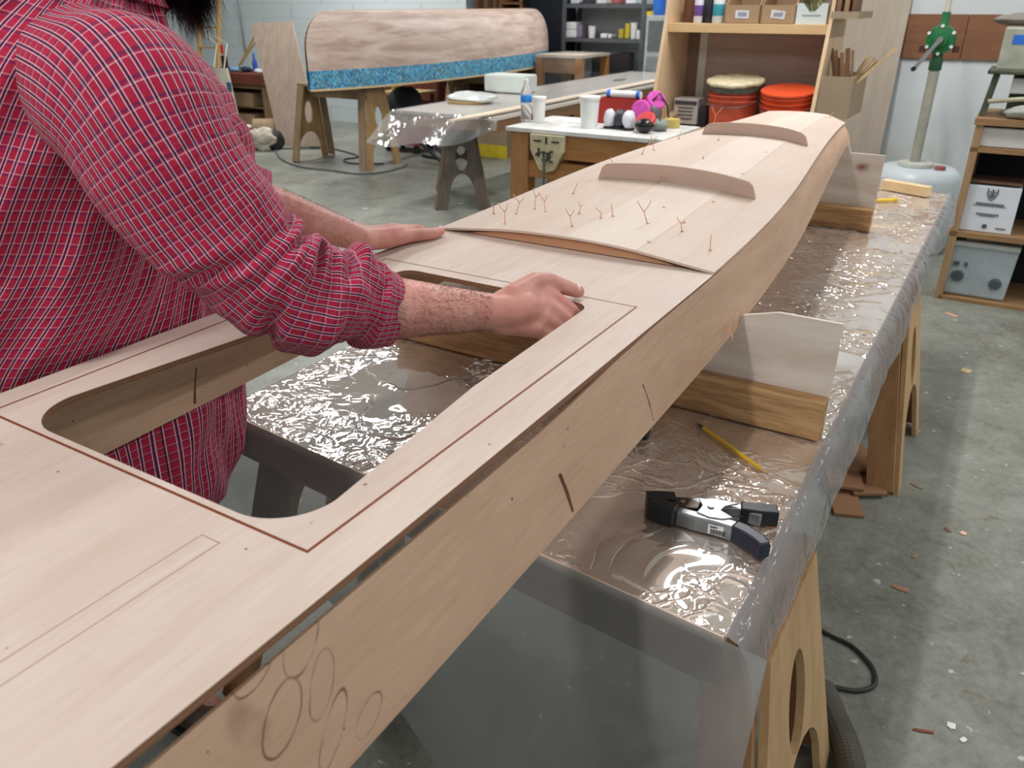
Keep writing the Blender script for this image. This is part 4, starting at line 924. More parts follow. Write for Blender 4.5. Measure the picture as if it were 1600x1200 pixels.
# metal vise plate hanging on the front
p=at(855,215,BU0-.03); T=Thing('vise','cream painted iron vise with dark emblem hanging on the workbench front','vise',(BU0-.03,p.y,ZB-.25),'B')
CREAM=plain('c9bf9c',.55,var=.1,name='cream_iron')
T.part('jaw_plate',MB().plate([(-.115,0),(-.11,-.09),(-.05,-.20),(.0,-.215),(.05,-.20),(.11,-.09),(.115,0)],[],.035,(BU0-.022,p.y,ZB-.028),(0,-1,0),(0,0,1)),CREAM,bevel=.004)
mb=MB(); c=Vector((BU0-.042,p.y,ZB-.028)); DKI=plain('2c2a28',.6,name='dark_print')
mb.box(c+Vector((0,0,-.03)),(.003,.012,.04)).box(c+Vector((0,.06,-.035)),(.003,.05,.010)).box(c+Vector((0,-.06,-.035)),(.003,.05,.010)); T.part('raised_marks',mb,DKI); mb=MB()
mb.tube([c+Vector((0,.05*math.cos(a)+.02,-.12+.022*math.sin(a))) for a in [k*.4 for k in range(12)]],.005,6); mb.tube([c+Vector((0,-.045+.035*math.cos(a),-.12+.03*math.sin(a))) for a in [-1.6+k*.4 for k in range(9)]],.006,6); mb.box(c+Vector((0,.05,-.10)),(.004,.012,.05)).box(c+Vector((0,.015,-.11)),(.004,.010,.04))
T.part('emblem',mb,DKI); T.part('screw_handle',MB().tube([c+Vector((-.02,.0,-.13)),c+Vector((-.022,0,-.30))],.008,8),STEEL,smooth=40); T.part('screw',MB().cyl(c+Vector((.02,0,-.135)),c+Vector((-.03,0,-.135)),.014,n=12),STEEL,smooth=40)
# bottle
zb=ZB+.001
p=at(822,170,4.50); T=Thing('water_bottle','clear plastic water bottle with a blue label on the workbench','bottle',(4.5,p.y,zb),'B')
t=NT('clear_bottle'); t.setc((.93,.96,.98,1),.08,0,.5); t.b.inputs['Transmission Weight'].default_value=.85; t.b.inputs['IOR'].default_value=1.1; M_CLR=t.m
pr=[(.030,0),(.034,.008)]+[(.034-.0015*(k%2),.012+.009*k) for k in range(11)]+[(.034,.16),(.030,.185),(.015,.215),(.0135,.235)]
T.part('body',MB().lathe(pr,(4.5,p.y,zb)),M_CLR,smooth=True); T.part('label_band',MB().lathe([(.0346,.115),(.0352,.116),(.0352,.155),(.0346,.156)],(4.5,p.y,zb)),plain('2d86d8',.4,name='blue_label'),smooth=True,label='blue label'); T.part('cap',MB().lathe([(.0145,.228),(.0150,.230),(.0150,.248),(.013,.250),(0,.250)],(4.5,p.y,zb)),WHITEP,smooth=40)
cup(843,4.50,zb,.042,.14,'tall white plastic tub right beside the water bottle',lid=True,nm='plastic_tub',cat='tub')
cup(924,4.46,zb,.058,.165,'white plastic tub with a lid in the middle of the workbench',lid=True,nm='plastic_tub',cat='tub')
single('paper_sheet','white sheet of paper lying on the workbench','paper',(4.7,2.25,zb),MB().box((4.72,2.2,zb+.002),(.28,.34,.003)),WHITEP,'B')
# red box with gear
y0=at(938,170,4.68).y;y1=at(1006,170,4.68).y
T=Thing('red_bin','red open bin holding blue-capped tubes behind the safety gear','bin',(4.74,(y0+y1)/2,zb),'B')
RB=plain('a8281f',.5,name='red_bin'); h=.15
T.part('body',MB().box((4.74,(y0+y1)/2,zb+.003),(.2,abs(y0-y1),.006)).box((4.645,(y0+y1)/2,zb+h/2),(.006,abs(y0-y1),h)).box((4.835,(y0+y1)/2,zb+h/2),(.006,abs(y0-y1),h)).box((4.74,y0,zb+h/2),(.2,.006,h)).box((4.74,y1,zb+h/2),(.2,.006,h)),RB)
yc=(y0+y1)/2; T=Thing('caulk_tube','white tube with blue ends lying across the red bin','tube',(4.68,yc,zb+h),'B')
T.part('tube',MB().cyl((4.68,yc+.10,zb+h+.024),(4.68,yc-.12,zb+h+.024),.022,n=16),WHITEP,smooth=40)
for s in (.085,-.105): T.part('blue_end',MB().cyl((4.68,yc+s+.012,zb+h+.024),(4.68,yc+s-.012,zb+h+.024),.0235,n=16),BLUEP,smooth=40,label='blue end')
def glasses(x,u,c,lab):
    p=at(x,185,u); T=Thing('respirator_cartridge' if c=='w' else 'eye_guard',lab,'safety gear',(u,p.y,zb),'B')
    m=plain('d9dde4',.3,name='white_mask') if c=='w' else plain('33363c',.4,name='smoke_plastic')
    T.part('shell',blob((u,p.y,zb+.055),(.04,.037,.055),x*.1,18,.22),m,smooth=True); T.part('base',MB().lathe([(.03,0),(.036,.002),(.036,.012),(.02,.014)],(u,p.y,zb)),plain('22242a',.5,name='dark_base'),smooth=40)
glasses(953,4.50,'w','crumpled white mask, left one in front of the red bin'); glasses(969,4.50,'d','black ear cup between the two white masks'); glasses(983,4.48,'w','white mask right of the black ear cup')
# respirator with magenta filters
PINK=plain('d050b0',.8,var=.08,name='magenta_filter',scale=40); p=at(1006,170,4.62)
T=Thing('respirator','respirator with round magenta filters on the workbench','respirator',(4.62,p.y,zb),'B')
c=Vector((4.62,p.y,zb+.12)); rot=Matrix.Rotation(math.radians(-75),3,'Y')
T.part('filter',MB().lathe([(0,.0),(.05,.0),(.058,.008),(.058,.022),(.05,.030),(0,.032)],c+Vector((-.03,0.0,-.02)),rot=rot,n=30),PINK,smooth=40,label='round magenta filter')
q=at(1024,157,4.72); T.part('filter',MB().lathe([(0,.0),(.05,.0),(.058,.008),(.058,.022),(.05,.030),(0,.032)],Vector((4.72,q.y,zb+.14)),rot=Matrix.Rotation(math.radians(-50),3,'Y')@Matrix.Rotation(math.radians(35),3,'X'),n=30),PINK,smooth=40,label='round magenta filter')
T.part('facepiece',blob((4.70,p.y-.03,zb+.07),(.055,.05,.068),31,20,.2),plain('57565c',.5,name='grey_rubber'),smooth=True)
T.part('strap',MB().tube([(4.68,p.y-.03,zb+.15),(4.7,p.y-.06,zb+.19),(4.74,p.y-.10,zb+.12),(4.76,p.y-.11,zb+.02)],.006,6),plain('3c3b40',.7,name='strap_grey'),smooth=True)
p=at(1007,192,4.42); T=Thing('ear_muffs','black and red ear muffs at the front of the workbench','ear muffs',(4.42,p.y,zb),'B')
T.part('cup',MB().ball((4.42,p.y,zb+.040),(.042,.056,.040),20),plain('0e0f12',.25,name='gloss_black'),smooth=True); T.part('cushion',MB().lathe([(.045,0),(.056,.008),(.058,.02),(.05,.03),(.04,.03)],(4.45,p.y,zb+.058),rot=Matrix.Rotation(math.radians(-40),3,'Y')),plain('c03a3c',.5,name='red_cushion'),smooth=True)
T.part('headband',MB().tube([(4.46,p.y+.05,zb+.05),(4.52,p.y+.06,zb+.07),(4.56,p.y,zb+.08),(4.52,p.y-.06,zb+.06)],.006,6),BLACK,smooth=True)
p=at(1030,200,4.55); single('rag','grey-green rag bunched beside the respirator','rag',(4.55,p.y,zb),blob((4.55,p.y,zb+.032),(.05,.05,.034),17,18,.5),plain('8b948c',.9),'B',smooth=True)
p=at(1048,193,4.72); single('tape_box','small yellow box at the right corner of the workbench','box',(4.72,p.y,zb),mbox((4.68,p.y-.045,zb),(4.76,p.y+.03,zb+.05)),plain('c9b468',.7),'B',bevel=.003)

# ---- bookcase
BL,BR=1.94,.985; BB=5.42
SW_=W_PALEZ
T=Thing('bookcase','tapered pale plywood bookcase with supplies behind the bow','bookcase',(5.1,(BL+BR)/2,0),'B')
prof=[(4.86,0),(BB,0),(BB,2.1),(5.10,2.1),(5.0,1.5),(4.86,.95)]
for y in (BL,BR): T.part('side',MB().plate(prof,[],.02,(0,y,0),(1,0,0),(0,0,1)),SW_)
T.part('back_panel',mbox((BB-.012,BR+.01,0),(BB,BL-.14,2.1)),wood('b8a49a','a08c84','Y',name='mauve_ply',scale=.5)); T.part('back_strip',mbox((BB-.02,BL-.14,0),(BB,BL-.09,2.1)),plain('d8dad4',.6,name='white_strip'))  # pale upright strip between the two back panels
T.part('back_panel',mbox((BB-.012,BL-.09,0),(BB,BL-.01,2.1)),wood('8a7361','75604f','Z',name='dim_ply'))
zS=1.492
SHM=wood('e0c193','cda873','Y',name='shelf_pine')
T.part('shelf',mbox((5.02,BR+.011,zS-.05),(BB-.02,BL-.011,zS)),SHM,bevel=.002)
zL=.86
T.part('shelf',mbox((4.88,BR+.011,.40),(BB-.02,BL-.011,.43)),SHM,bevel=.002)
o_=T.part('lower_counter',MB().plate([(4.86,BR+.012),(BB-.02,BR+.012),(BB-.02,BL-.012),(4.86,BL-.012)],[],.035,(0,0,zL-.018),(1,0,0),(0,1,0)),wood('d2bd98','b79d74','Y',name='counter_ply'))
T.part('top',mbox((5.1,BR+.011,2.07),(BB-.02,BL-.011,2.1)),SHM)
# round-holed ring board on the counter front
p=at(1068,176,5.0)
T=Thing('holed_board','plywood board with a big round hole lying left of the buckets','board',(4.92,p.y,zL),'B')
T.part('board',MB().plate(rounded(.02,BL-.42,.50,BL-.015,.01,2),[oval(.24,BL-.21,.17,.15)],.02,(4.87,0,zL+.012),(.965,0,.26),(0,1,0)),wood('cdb48c','ad9068','Y',name='holed_ply'))
# battery/charger box with printed label
y0=at(1050,140,5.1).y;y1=at(1088,140,5.1).y; zz=zL+.036
T=Thing('printed_box','small white box with black print behind the holed board','box',(5.2,(y0+y1)/2,zz),'B')
T.part('body',mbox((5.16,y1,zz),(5.30,y0,zz+.155)),plain('c9c7c6',.6,name='greyish_card'),bevel=.003)
mb=MB(); mb.box((5.157,(y0+y1)/2,zz+.13),(.004,abs(y0-y1)*.9,.022)); 
for k in range(4): mb.box((5.1575,(y0+y1)/2,zz+.10-.022*k),(.003,abs(y0-y1)*.62,.006))
T.part('print',mb,plain('4a4850',.7,name='dark_ink')); 
p=at(1098,140,5.1); single('dark_can','dark can beside the white printed box','can',(5.2,p.y,zL),MB().lathe([(.038,0),(.04,.005),(.04,.13),(.03,.15),(0,.15)],(5.2,p.y,zL+.001)),plain('33303c',.5),'B',smooth=40)
# buckets
OR=plain('d8502a',.4,var=.04,name='orange_plastic'); OR2=plain('c9583c',.5,var=.12,name='scuffed_orange',scale=25)
def bucket(x,u,zb,r,h,lab,mat,nlev=3):
    p=at(x,150,u); T=Thing('bucket',lab,'bucket',(u,p.y,zb),'B',None)
    T.part('body',MB().lathe([(r*.86,0),(r*.97,h*.98),(r*.99,h),(r*.95,h),(r*.84,.012),(0,.01)],(u,p.y,zb),n=44),mat,smooth=40)
    mb=MB()
    for k in range(nlev): mb.lathe([(r*.95,h-.022-.03*k),(r*1.03,h-.020-.03*k),(r*1.03,h-.012-.03*k),(r*.95,h-.010-.03*k)],(u,p.y,zb),n=44)
    mb.lathe([(r*.97,h-.004),(r*1.04,h-.004),(r*1.04,h+.006),(r*.96,h+.006)],(u,p.y,zb),n=44)
    T.part('rim',mb,mat,smooth=40); T.part('handle',MB().tube([(u-.02+.0*a,p.y+r*1.04*math.cos(a),zb+h-.05-r*.8*math.sin(a)*.9) if False else (u-r*1.04*math.sin(a),p.y+r*1.04*math.cos(a),zb+h-.06-.05*math.sin(a)) for a in [PI*k/16 for k in range(17)]],.003,6),STEEL,smooth=True); return T,p
rB=.152
T,p=bucket(1147,5.08,zL,rB,.285,'scuffed orange bucket with a crusted round lid, left of the pair',OR2)
T2=Thing('crusted_lid','cream round lid crusted with dried resin, lying on the left orange bucket','lid',(5.08,p.y,zL+.293),'B')
mb=MB(); mb.lathe([(0,0),(.165,0),(.172,.008),(.170,.02),(.16,.026),(0,.028)],(5.08,p.y,zL+.293),n=44)
for i,q in enumerate(mb.v): q.z+=.010*noise.noise(Vector((q.x*14,q.y*14,3)))
T2.part('lid',mb,plain('c9bf9f',.6,var=.12,name='crusty_cream',scale=30),smooth=60)
mb=MB(); mb.lathe([(.150,-.035),(.166,-.03),(.168,-.004),(.15,0)],(5.08,p.y,zL+.293),n=44)
for q in mb.v: q.z+=.014*noise.noise(Vector((q.x*12,q.y*12,7)))
T2.part('crust',mb,plain('4f5348',.7,var=.2,name='dark_crust',scale=30),smooth=60); T2.e.rotation_euler=(0,math.radians(-7),PI/2-A); T2.e.location.z+=.012
T,p=bucket(1234,5.06,zL,rB-.002,.262,'clean orange empty bucket, right of the pair',OR,4)
T.e.rotation_euler=(0,math.radians(-9),PI/2-A); T.e.location.z+=.022
for k in range(7):
    p=at(1262,150,5.28); cupm=WHITEP; T=Thing('paper_cup',['lowest white cup of the nested stack','second white cup up in the nested stack','third white cup up in the nested stack','middle white cup of the nested stack','third white cup from the top of the nested stack','second white cup from the top of the nested stack','topmost white cup of the nested stack'][k]+' behind the right bucket','cup',(5.28,p.y,zL+.1+.022*k),'B','nested white cups behind the right bucket')
    T.part('body',MB().lathe([(.035,0),(.045,.1),(.047,.1),(.047,.106),(.042,.106),(.034,.003),(0,.002)],(5.28,p.y,zL+.001+.028*k),n=20),cupm,smooth=40); T.e.location=F(5.28,-p.y,zL+.1+.022*k)
p=at(1208,132,5.3); single('white_pot','small white pot behind and between the two buckets','pot',(5.3,p.y,zL),MB().lathe([(.045,0),(.05,.2),(.046,.205),(.0,.2)],(5.3,p.y,zL+.001)),plain('cfc4c6',.5),'B',smooth=40)
# upper shelf goods
def bot(x,r,h,c,cap,lab,u=5.08,band=None):
    p=at(x,25,u); T=Thing('squeeze_bottle',lab,'bottle',(u,p.y,zS),'B')
    T.part('body',MB().lathe([(r*.9,0),(r,.006),(r,h*.7),(r*.35,h*.86),(r*.3,h*.9)],(u,p.y,zS+.001)),plain(c,.4),smooth=40); T.part('cap',MB().lathe([(r*.42,h*.86),(r*.42,h*.98),(r*.2,h),(0,h)],(u,p.y,zS+.001)),plain(cap,.4),smooth=40)
    if band: T.part('label_band',MB().lathe([(r*1.005,h*.2),(r*1.02,h*.21),(r*1.02,h*.5),(r*1.005,h*.51)],(u,p.y,zS+.001)),plain(band,.5),smooth=40)
bot(1091,.027,.19,'d8d6e2','e6e6ea','white bottle with a purple label on the upper shelf',band='6a4a8c'); bot(1108,.022,.20,'26262c','e4e4e6','black bottle with a white nozzle on the upper shelf')
bot(1122,.034,.20,'d5dbdc','dfe2e2','white bottle with a teal band on the upper shelf',band='3a98a4'); bot(1101,.020,.17,'33303a','2a2a2e','dark small bottle behind the purple-labelled bottle',u=5.16)
p=at(1078,30,5.2); single('brown_tin','brown tin at the left of the upper shelf','tin',(5.2,p.y,zS),MB().lathe([(.04,0),(.042,.003),(.042,.14),(.0,.142)],(5.2,p.y,zS+.001)),plain('6d4a38',.5),'B',smooth=40)
for k,(x0,x1) in enumerate([(1132,1186),(1188,1242)]):
    y0=at(x0,30,5.04).y;y1=at(x1,30,5.04).y; hB=at(1150,8,5.04).z-zS
    T=Thing('parts_bin',['open cardboard parts bin with a barcode sticker, left one on the upper shelf','open cardboard parts bin with a tilted barcode sticker, right one on the upper shelf'][k],'box',(5.04,(y0+y1)/2,zS),'B')
    mb=MB(); w=abs(y0-y1); yc=(y0+y1)/2; z0=zS+.001
    mb.box((5.19,yc,z0+.002),(.3,w,.004)).box((5.042,yc,z0+hB/2),(.004,w,hB)).box((5.34,yc,z0+.075),(.004,w,.15))
    for y in (y0-.003,y1+.003): mb.plate([(5.04,0),(5.34,0),(5.34,.15),(5.14,.15),(5.04,hB)],[],.004,(0,y,z0),(1,0,0),(0,0,1))
    T.part('carton',mb,plain('a98c6c',.85,var=.02,name='kraft_card'))
    s=T.part('sticker',MB().box((5.0385,yc,z0+hB*.5),(.0012,.08,.042),Matrix.Rotation(math.radians(0 if k==0 else 6),3,'X')),plain('dcdde4',.6,name='sticker_white'))
    mb=MB()
    for q in range(8): mb.box((5.0375,yc-.024+.0066*q,z0+hB*.5),(.001,.0034,.022),Matrix.Rotation(math.radians(0 if k==0 else 6),3,'X'))
    T.part('barcode',mb,plain('5a5f78',.6,name='bar_ink'),parent=s)
y0=at(1243,30,5.04).y;y1=at(1291,30,5.04).y; w=abs(y0-y1);yc=(y0+y1)/2; hB=at(1250,5,5.04).z-zS
T=Thing('white_tray_box','white display box with a scooped front holding wiring on the upper shelf','box',(5.05,yc,zS),'B')
T.part('box',MB().plate([(-w/2,0),(w/2,0),(w/2,hB),(w/2-.03,hB),(w/2-.07,hB*.58),(-w/2+.07,hB*.58),(-w/2+.03,hB),(-w/2,hB)],[],.006,(5.045,yc,zS+.001),(0,-1,0),(0,0,1)).box((5.2,yc,zS+.004),(.3,w,.006)).box((5.2,yc-w/2+.003,zS+hB/2),(.3,.006,hB)).box((5.2,yc+w/2-.003,zS+hB/2),(.3,.006,hB)).box((5.35,yc,zS+hB/2),(.006,w,hB)),plain('d3dedd',.6,var=.02,name='pale_card'))
T.part('print_line',mbox((5.040,yc-w*.3,zS+hB*.42),(5.0415,yc+w*.3,zS+hB*.46)),plain('8fa09a',.6,name='faint_ink'))
mb=MB(); r2=random.Random(5)
for k in range(9): 
    q=Vector((5.12+r2.random()*.15,yc+(r2.random()-.5)*w*.7,zS+.07)); mb.tube(catmull([q,q+Vector((.02,.03,.06)),q+Vector((0,.06,.08)),q+Vector((-.02,.03,.05))],4),.006,6)
single('wire_bundle','loose dark and yellow wires inside the white display box','wires',(5.15,yc,zS+.01),mb,plain('7c7648',.6),'B',smooth=True)
# cardboard bins fixed to the side of the bookcase
def bin_(z0,z1,lab,d0=4.92,d1=5.36,y0=.972,y1=.80):
    T=Thing('scrap_bin',lab,'bin',(d0,(y0+y1)/2,z0),'B'); h=z1-z0; c=plain('a08d76',.8,var=.03,name='tan_board')
    T.part('box',mbox((d0,y1,z0),(d0+.012,y0,z1)),c); T.part('box_side',mbox((d0+.012,y1,z0),(d1,y1+.012,z1)),c); T.part('box_bottom',mbox((d0+.012,y1+.012,z0),(d1,y0,z0+.012)),c); T.part('box_back',mbox((d1-.012,y1+.012,z0+.012),(d1,y0,z1)),c); return T
bin_(1.015,1.235,'tan board bin full of scrap sticks on the side of the bookcase'); bin_(1.525,1.56,'upper tan bin with wooden dividers on the side of the bookcase',y1=.83)
sticks=[(1300,75,1303,118,.016,'8a6a50'),(1306,78,1308,118,.02,'a98568'),(1316,82,1316,118,.02,'9a7458'),(1325,75,1324,118,.026,'a0795c'),(1333,78,1332,118,.014,'b89a80'),(1312,90,1312,118,.02,'7c5c46'),(1362,86,1338,120,.010,'c9a87c'),(1367,90,1342,120,.010,'b8936a'),(1356,88,1334,120,.010,'d4b488'),(1371,95,1346,121,.012,'a88664'),(1400,75,1340,128,.016,'d6b98c'),(1318,100,1320,120,.01,'d9bd94')]
names=['dark scrap stick at the left edge of the scrap bin','tan scrap strip next to the dark stick in the scrap bin','mid-brown scrap strip in the scrap bin','widest brown scrap strip in the scrap bin','narrow pale grey scrap strip in the scrap bin','short dark scrap behind the mid-brown strip','thin leaning stick, middle of three in the scrap bin','thin leaning stick, right of three in the scrap bin','thin leaning stick, left of three in the scrap bin','short brown stick leaning right out of the scrap bin','longest pale stick leaning far right out of the scrap bin','short pale sliver standing in the scrap bin']
for (x0,y0,x1,y1,w,c),nm in zip(sticks,names):
    uu=5.02+.02*(x0%7); a=at(x0,y0,uu); b=at(x1,y1,uu); d=(b-a).normalized(); b=b+d*.12
    if b.z<1.03: b=b+d*((1.03-b.z)/d.z)
    b.y=min(.955,max(.825,b.y)); single('scrap_stick',nm,'stick',tuple(b),MB().bar(b,a,w,.008,up=(1,0,0)),wood(c,'%02x%02x%02x'%tuple(int(int(c[i:i+2],16)*.8) for i in (0,2,4)),'Z',name='scrap_wood'),'B',group='scrap sticks in the bin')
for k,(x0,x1) in enumerate([(1311,1318),(1322,1331),(1334,1342)]):
    p=at((x0+x1)/2,10,5.0); p.y=min(.95,max(.85,.945-.04*k)); single('wooden_divider',['brown upright slat, left in the upper side bin','tan upright slat, middle of the upper side bin','dark upright slat, right in the upper side bin'][k],'slat',(5.0,p.y,1.538),mbox((4.96,p.y-.012,1.538),(5.1,p.y+.012,1.85)),wood(['8a6a52','a88a6c','7c5c46'][k],['6f5440','8d7054','5f4534'][k],'Z',name='slat'),'B')
single('tan_panel','tan panel leaning against the white wall beside the bookcase','panel',(6.8,1.3,0),MB().bar((6.70,1.25,0),(6.93,1.25,1.72),.85,.012,up=(1,0,0)),wood('b3a799','a09385','Z',name='tan_grain',scale=.4),'B')  # flat tan sheet tilted against the wall

# ---- white wall with pump, drum, boards
t,col,g,co=okoume('brown_board_mat','8f6348','75503a','Y'); t.setc(col,.55,0,.3); M_BB=t.m
yA=at(1366,56,6.93).y; yB=at(1508,56,6.93).y; zb_,zt_=1.235,1.53
single('wall_board','brown stained board on the white wall behind the pump','board',(6.93,(yA+yB)/2,zb_),mbox((6.925,yB+.003,zb_),(6.948,yA,zt_)),M_BB,'B',bevel=.002)
single('wall_board','brown stained board on the white wall right of the pump','board',(6.93,yB-.5,zb_),mbox((6.925,yB-1.2,zb_),(6.948,yB-.003,zt_)),M_BB,'B',bevel=.002)
T=Thing('plastic_drum','white plastic drum standing on the floor by the white wall','drum',(6.3,.50,0),'B')
t=NT('milky_drum'); t.setc(lin('cdd8dc'),.35); M_DR=t.m
T.part('body',MB().lathe([(.24,0),(.27,.02),(.28,.06),(.28,.50),(.26,.55),(.22,.575),(.0,.575)],(6.3,.50,0),n=48),M_DR,smooth=40)
T.part('lid_ring',MB().lathe([(.10,.575),(.115,.578),(.115,.60),(.10,.605),(.0,.605)],(6.3,.52,0),n=36),plain('c3c6be',.5,name='drum_cap'),smooth=40)
T.part('cap',MB().lathe([(.035,.575),(.035,.60),(.0,.605)],(6.22,.36,0),n=20),plain('9a5a54',.5,name='red_brown_cap'),smooth=40)
px,py=6.3,.53; GR=plain('1f6b3c',.35,name='pump_green'); GRD=plain('17492c',.4,name='dark_green')
T=Thing('drum_pump','green rotary hand pump with chrome crank on a pale pipe in the drum','pump',(px,py,.60),'B')
T.part('suction_pipe',MB().cyl((px,py,.59),(px,py,1.22),.034,.034,24),plain('a3a294',.5,name='dull_pipe'),smooth=40)
T.part('outlet_pipe',MB().cyl((px,py,1.50),(px,py,1.75),.018,n=18),plain('c8c6b4',.5,name='cream_pipe'),smooth=40)
T.part('lower_flange',MB().lathe([(.04,1.20),(.04,1.26),(.033,1.28),(.033,1.33)],(px,py,0)),GRD,smooth=40); T.part('upper_neck',MB().lathe([(.04,1.40),(.036,1.46),(.026,1.49),(.026,1.55)],(px,py,0)),GR,smooth=40)
R90=Matrix.Rotation(-PI/2,3,'Y'); cc=Vector((px,py,1.385))
T.part('pump_body',MB().lathe([(0,-.04),(.085,-.04),(.09,-.03),(.09,.03),(.085,.045),(.05,.05),(.045,.062),(0,.065)],cc,n=40,rot=R90),GR,smooth=40)
for k in range(6):
    a=k*PI/3+.5; q=cc+Vector((-.048,.083*math.cos(a),.083*math.sin(a))); T.part('bolt',MB().cyl(q+Vector((.03,0,0)),q+Vector((-.008,0,0)),.011,n=6),WHITEP)
    if k%2: T.part('lug',MB().box(cc+Vector((.0,.115*math.cos(a),.115*math.sin(a))),(.03,.04,.04)),plain('4a2e22',.6,name='rusty_lug'))
q1=cc+Vector((-.085,0,0)); q2=q1+Vector((-.01,.115,-.175)); cr=T.part('crank',MB().bar(q1+(q1-q2)*.1,q2,.024,.012,up=(1,0,0)).cyl(cc,q1+Vector((-.008,0,0)),.018,n=16),plain('b8bcc4',.25,.9,name='crank_steel')); T.part('crank_knob',MB().cyl(q2,q2+Vector((-.05,0,0)),.015,n=14),BLACK,smooth=40,parent=cr)

# ---- shelving at the right with cartons
US=5.22
def zy(x,y): return at(x,y,US)
yl=zy(1500,300).y-.0; yr=yl-.75
T=Thing('storage_shelf','rough wooden shelf unit with boxes at the right wall','shelf',(US+.2,(yl+yr)/2,0),'B')
RW=wood('a5825c','7d5f40','Y',name='rough_shelf_wood'); RWZ=wood('b1926e','8c6d4c','Z',name='rough_post')
z1=zy(1520,183).z; z2=zy(1560,232).z; z3=zy(1560,368).z
yl=.155
for y in (yl,yr): 
    for u in (US,US+.5): T.part('post',mbox((u-.02,y-.02,0),(u+.02,y+.02,z1-.03)),RWZ)
T.part('side_panel',mbox((US+.02,yl-.006,0),(US+.48,yl+.006,z1-.03)),RWZ); T.part('back',mbox((US+.49,yr,0),(US+.5,yl,z1-.03)),plain('17181b',.8,name='black_back'))
T.part('shelf',mbox((US-.03,yr-.02,z1-.035),(US+.52,yl+.03,z1)),RW); T.part('shelf',mbox((US-.02,yr,z2-.025),(US+.5,yl+.02,z2)),RW); T.part('shelf',mbox((US-.02,yr,z3-.03),(US+.5,yl+.03,z3)),RW)
T.part('bottom_board',mbox((US-.02,yr,.0),(US+.5,yl,.02)),RW)
yy=zy(1525,215).y
single('white_carton','flat white box in the top slot of the rough wooden shelf','box',(US+.1,yy-.25,z2),mbox((US+.02,yy-.55,z2+.002),(US+.4,yy-.01,z1-.05)),WHITEP,'B',bevel=.006)
ya=zy(1508,300).y; yb=zy(1597,300).y; zt3=zy(1540,292).z
T=Thing('printed_carton','white carton printed with a shield emblem on the middle of the rough shelf','box',(US+.03,(ya+yb)/2,z3),'B')
T.part('carton',mbox((US+.03,yb,z3+.002),(US+.33,ya,zt3)),plain('dde2ec',.6,var=.02,name='white_card'),bevel=.004)
T.part('flap',MB().box((US+.18,(ya+yb)/2,zt3+.012),(.28,abs(ya-yb)*.96,.012),Matrix.Rotation(.05,3,'Y')),plain('6e5040',.8,name='brown_flap'))
INK=plain('4c5160',.7,name='carton_ink'); ym=(ya+yb)/2; H=zt3-z3; mb=MB(); uo=US+.0275
zc_=z3+H*.84; s=.030
mb.tube([(uo,ym+s*.8,zc_+s),(uo,ym+s*.8,zc_),(uo,ym+s*.4,zc_-s*.8),(uo,ym,zc_-s*1.2),(uo,ym-s*.4,zc_-s*.8),(uo,ym-s*.8,zc_),(uo,ym-s*.8,zc_+s)],.003,6); T.part('shield_outline',mb,INK); mb=MB(); mb.tube([(uo,ym,zc_+s*.9),(uo,ym,zc_-s*.6)],.0035,6); T.part('shield_bar',mb,INK); mb=MB(); mb.tube([(uo,ym+s*.4,zc_+s*.6),(uo,ym+s*.3,zc_-s*.4),(uo,ym,zc_-s*.7),(uo,ym-s*.3,zc_-s*.4),(uo,ym-s*.4,zc_+s*.6)],.0028,6)
T.part('shield_emblem',mb,INK)
for (f,wd,hh) in ((.62,.52,.014),(.585,.60,.006),(.40,.42,.012),(.36,.30,.005)):
    n=int(wd*28); mb=MB()
    for k in range(n): mb.box((uo+.0005,ym+abs(ya-yb)*wd*(.5-(k+.5)/n),z3+H*f),(.002,abs(ya-yb)*wd/n*.62,hh))
    T.part('printed_line',mb,INK)
T.part('printed_line',MB().box((uo,ym-abs(ya-yb)*.30,z3+H*.12),(.002,.05,.006)),INK); mb=MB()
mb.cyl((uo+.001,ym,z3+H*.14),(uo-.0005,ym,z3+H*.14),.013,n=16); T.part('printed_dot',mb,INK)
# translucent tote with prints on the bottom
ya=zy(1480,400).y; yb=zy(1592,400).y; ztt=z3-.085
T=Thing('plastic_tote','milky plastic tote with grey printed marks on the bottom of the rough shelf','tote',(US+.02,(ya+yb)/2,.02),'B')
mt=plain('aab6bc',.4,var=.05,name='milky_tote')
ym=(ya+yb)/2;w=abs(ya-yb)
T.part('tub',MB().box((US+.2,ym,.022+.15),(.34,w*.92,.30),taper=(1.04,1.1)),mt,bevel=.015); T.part('lid',MB().box((US+.2,ym,.335),(.38,w*1.02,.03)),plain('c3c9c6',.5,name='tote_lid'),bevel=.008)
mb=MB(); uo=US+.022
for (dy,dz,r) in ((.10,.12,.034),(-.10,.10,.034)):
    for k in range(7): mb.box((uo-.0012,ym+dy,.022+dz+r*(.85-k*.28)),(.003,2*r*math.sqrt(max(.05,1-(.85-k*.28)**2)),.006))
mb.box((uo-.0012,ym+.12,.215),(.003,.03,.024)).box((uo-.0012,ym+.07,.215),(.003,.014,.026)); T.part('printed_mark',mb,plain('4f585e',.7,name='tote_ink'))
single('scrap_board','brown flat offcuts lying on top of the milky tote','boards',(US+.2,ym,.352),MB().box((US+.18,ym+.02,.360),(.26,w*.6,.014),Matrix.Rotation(.2,3,'Z')).box((US+.2,ym-.08,.375),(.2,w*.3,.012),Matrix.Rotation(-.3,3,'Z')),plain('8d7f76',.8),'B')
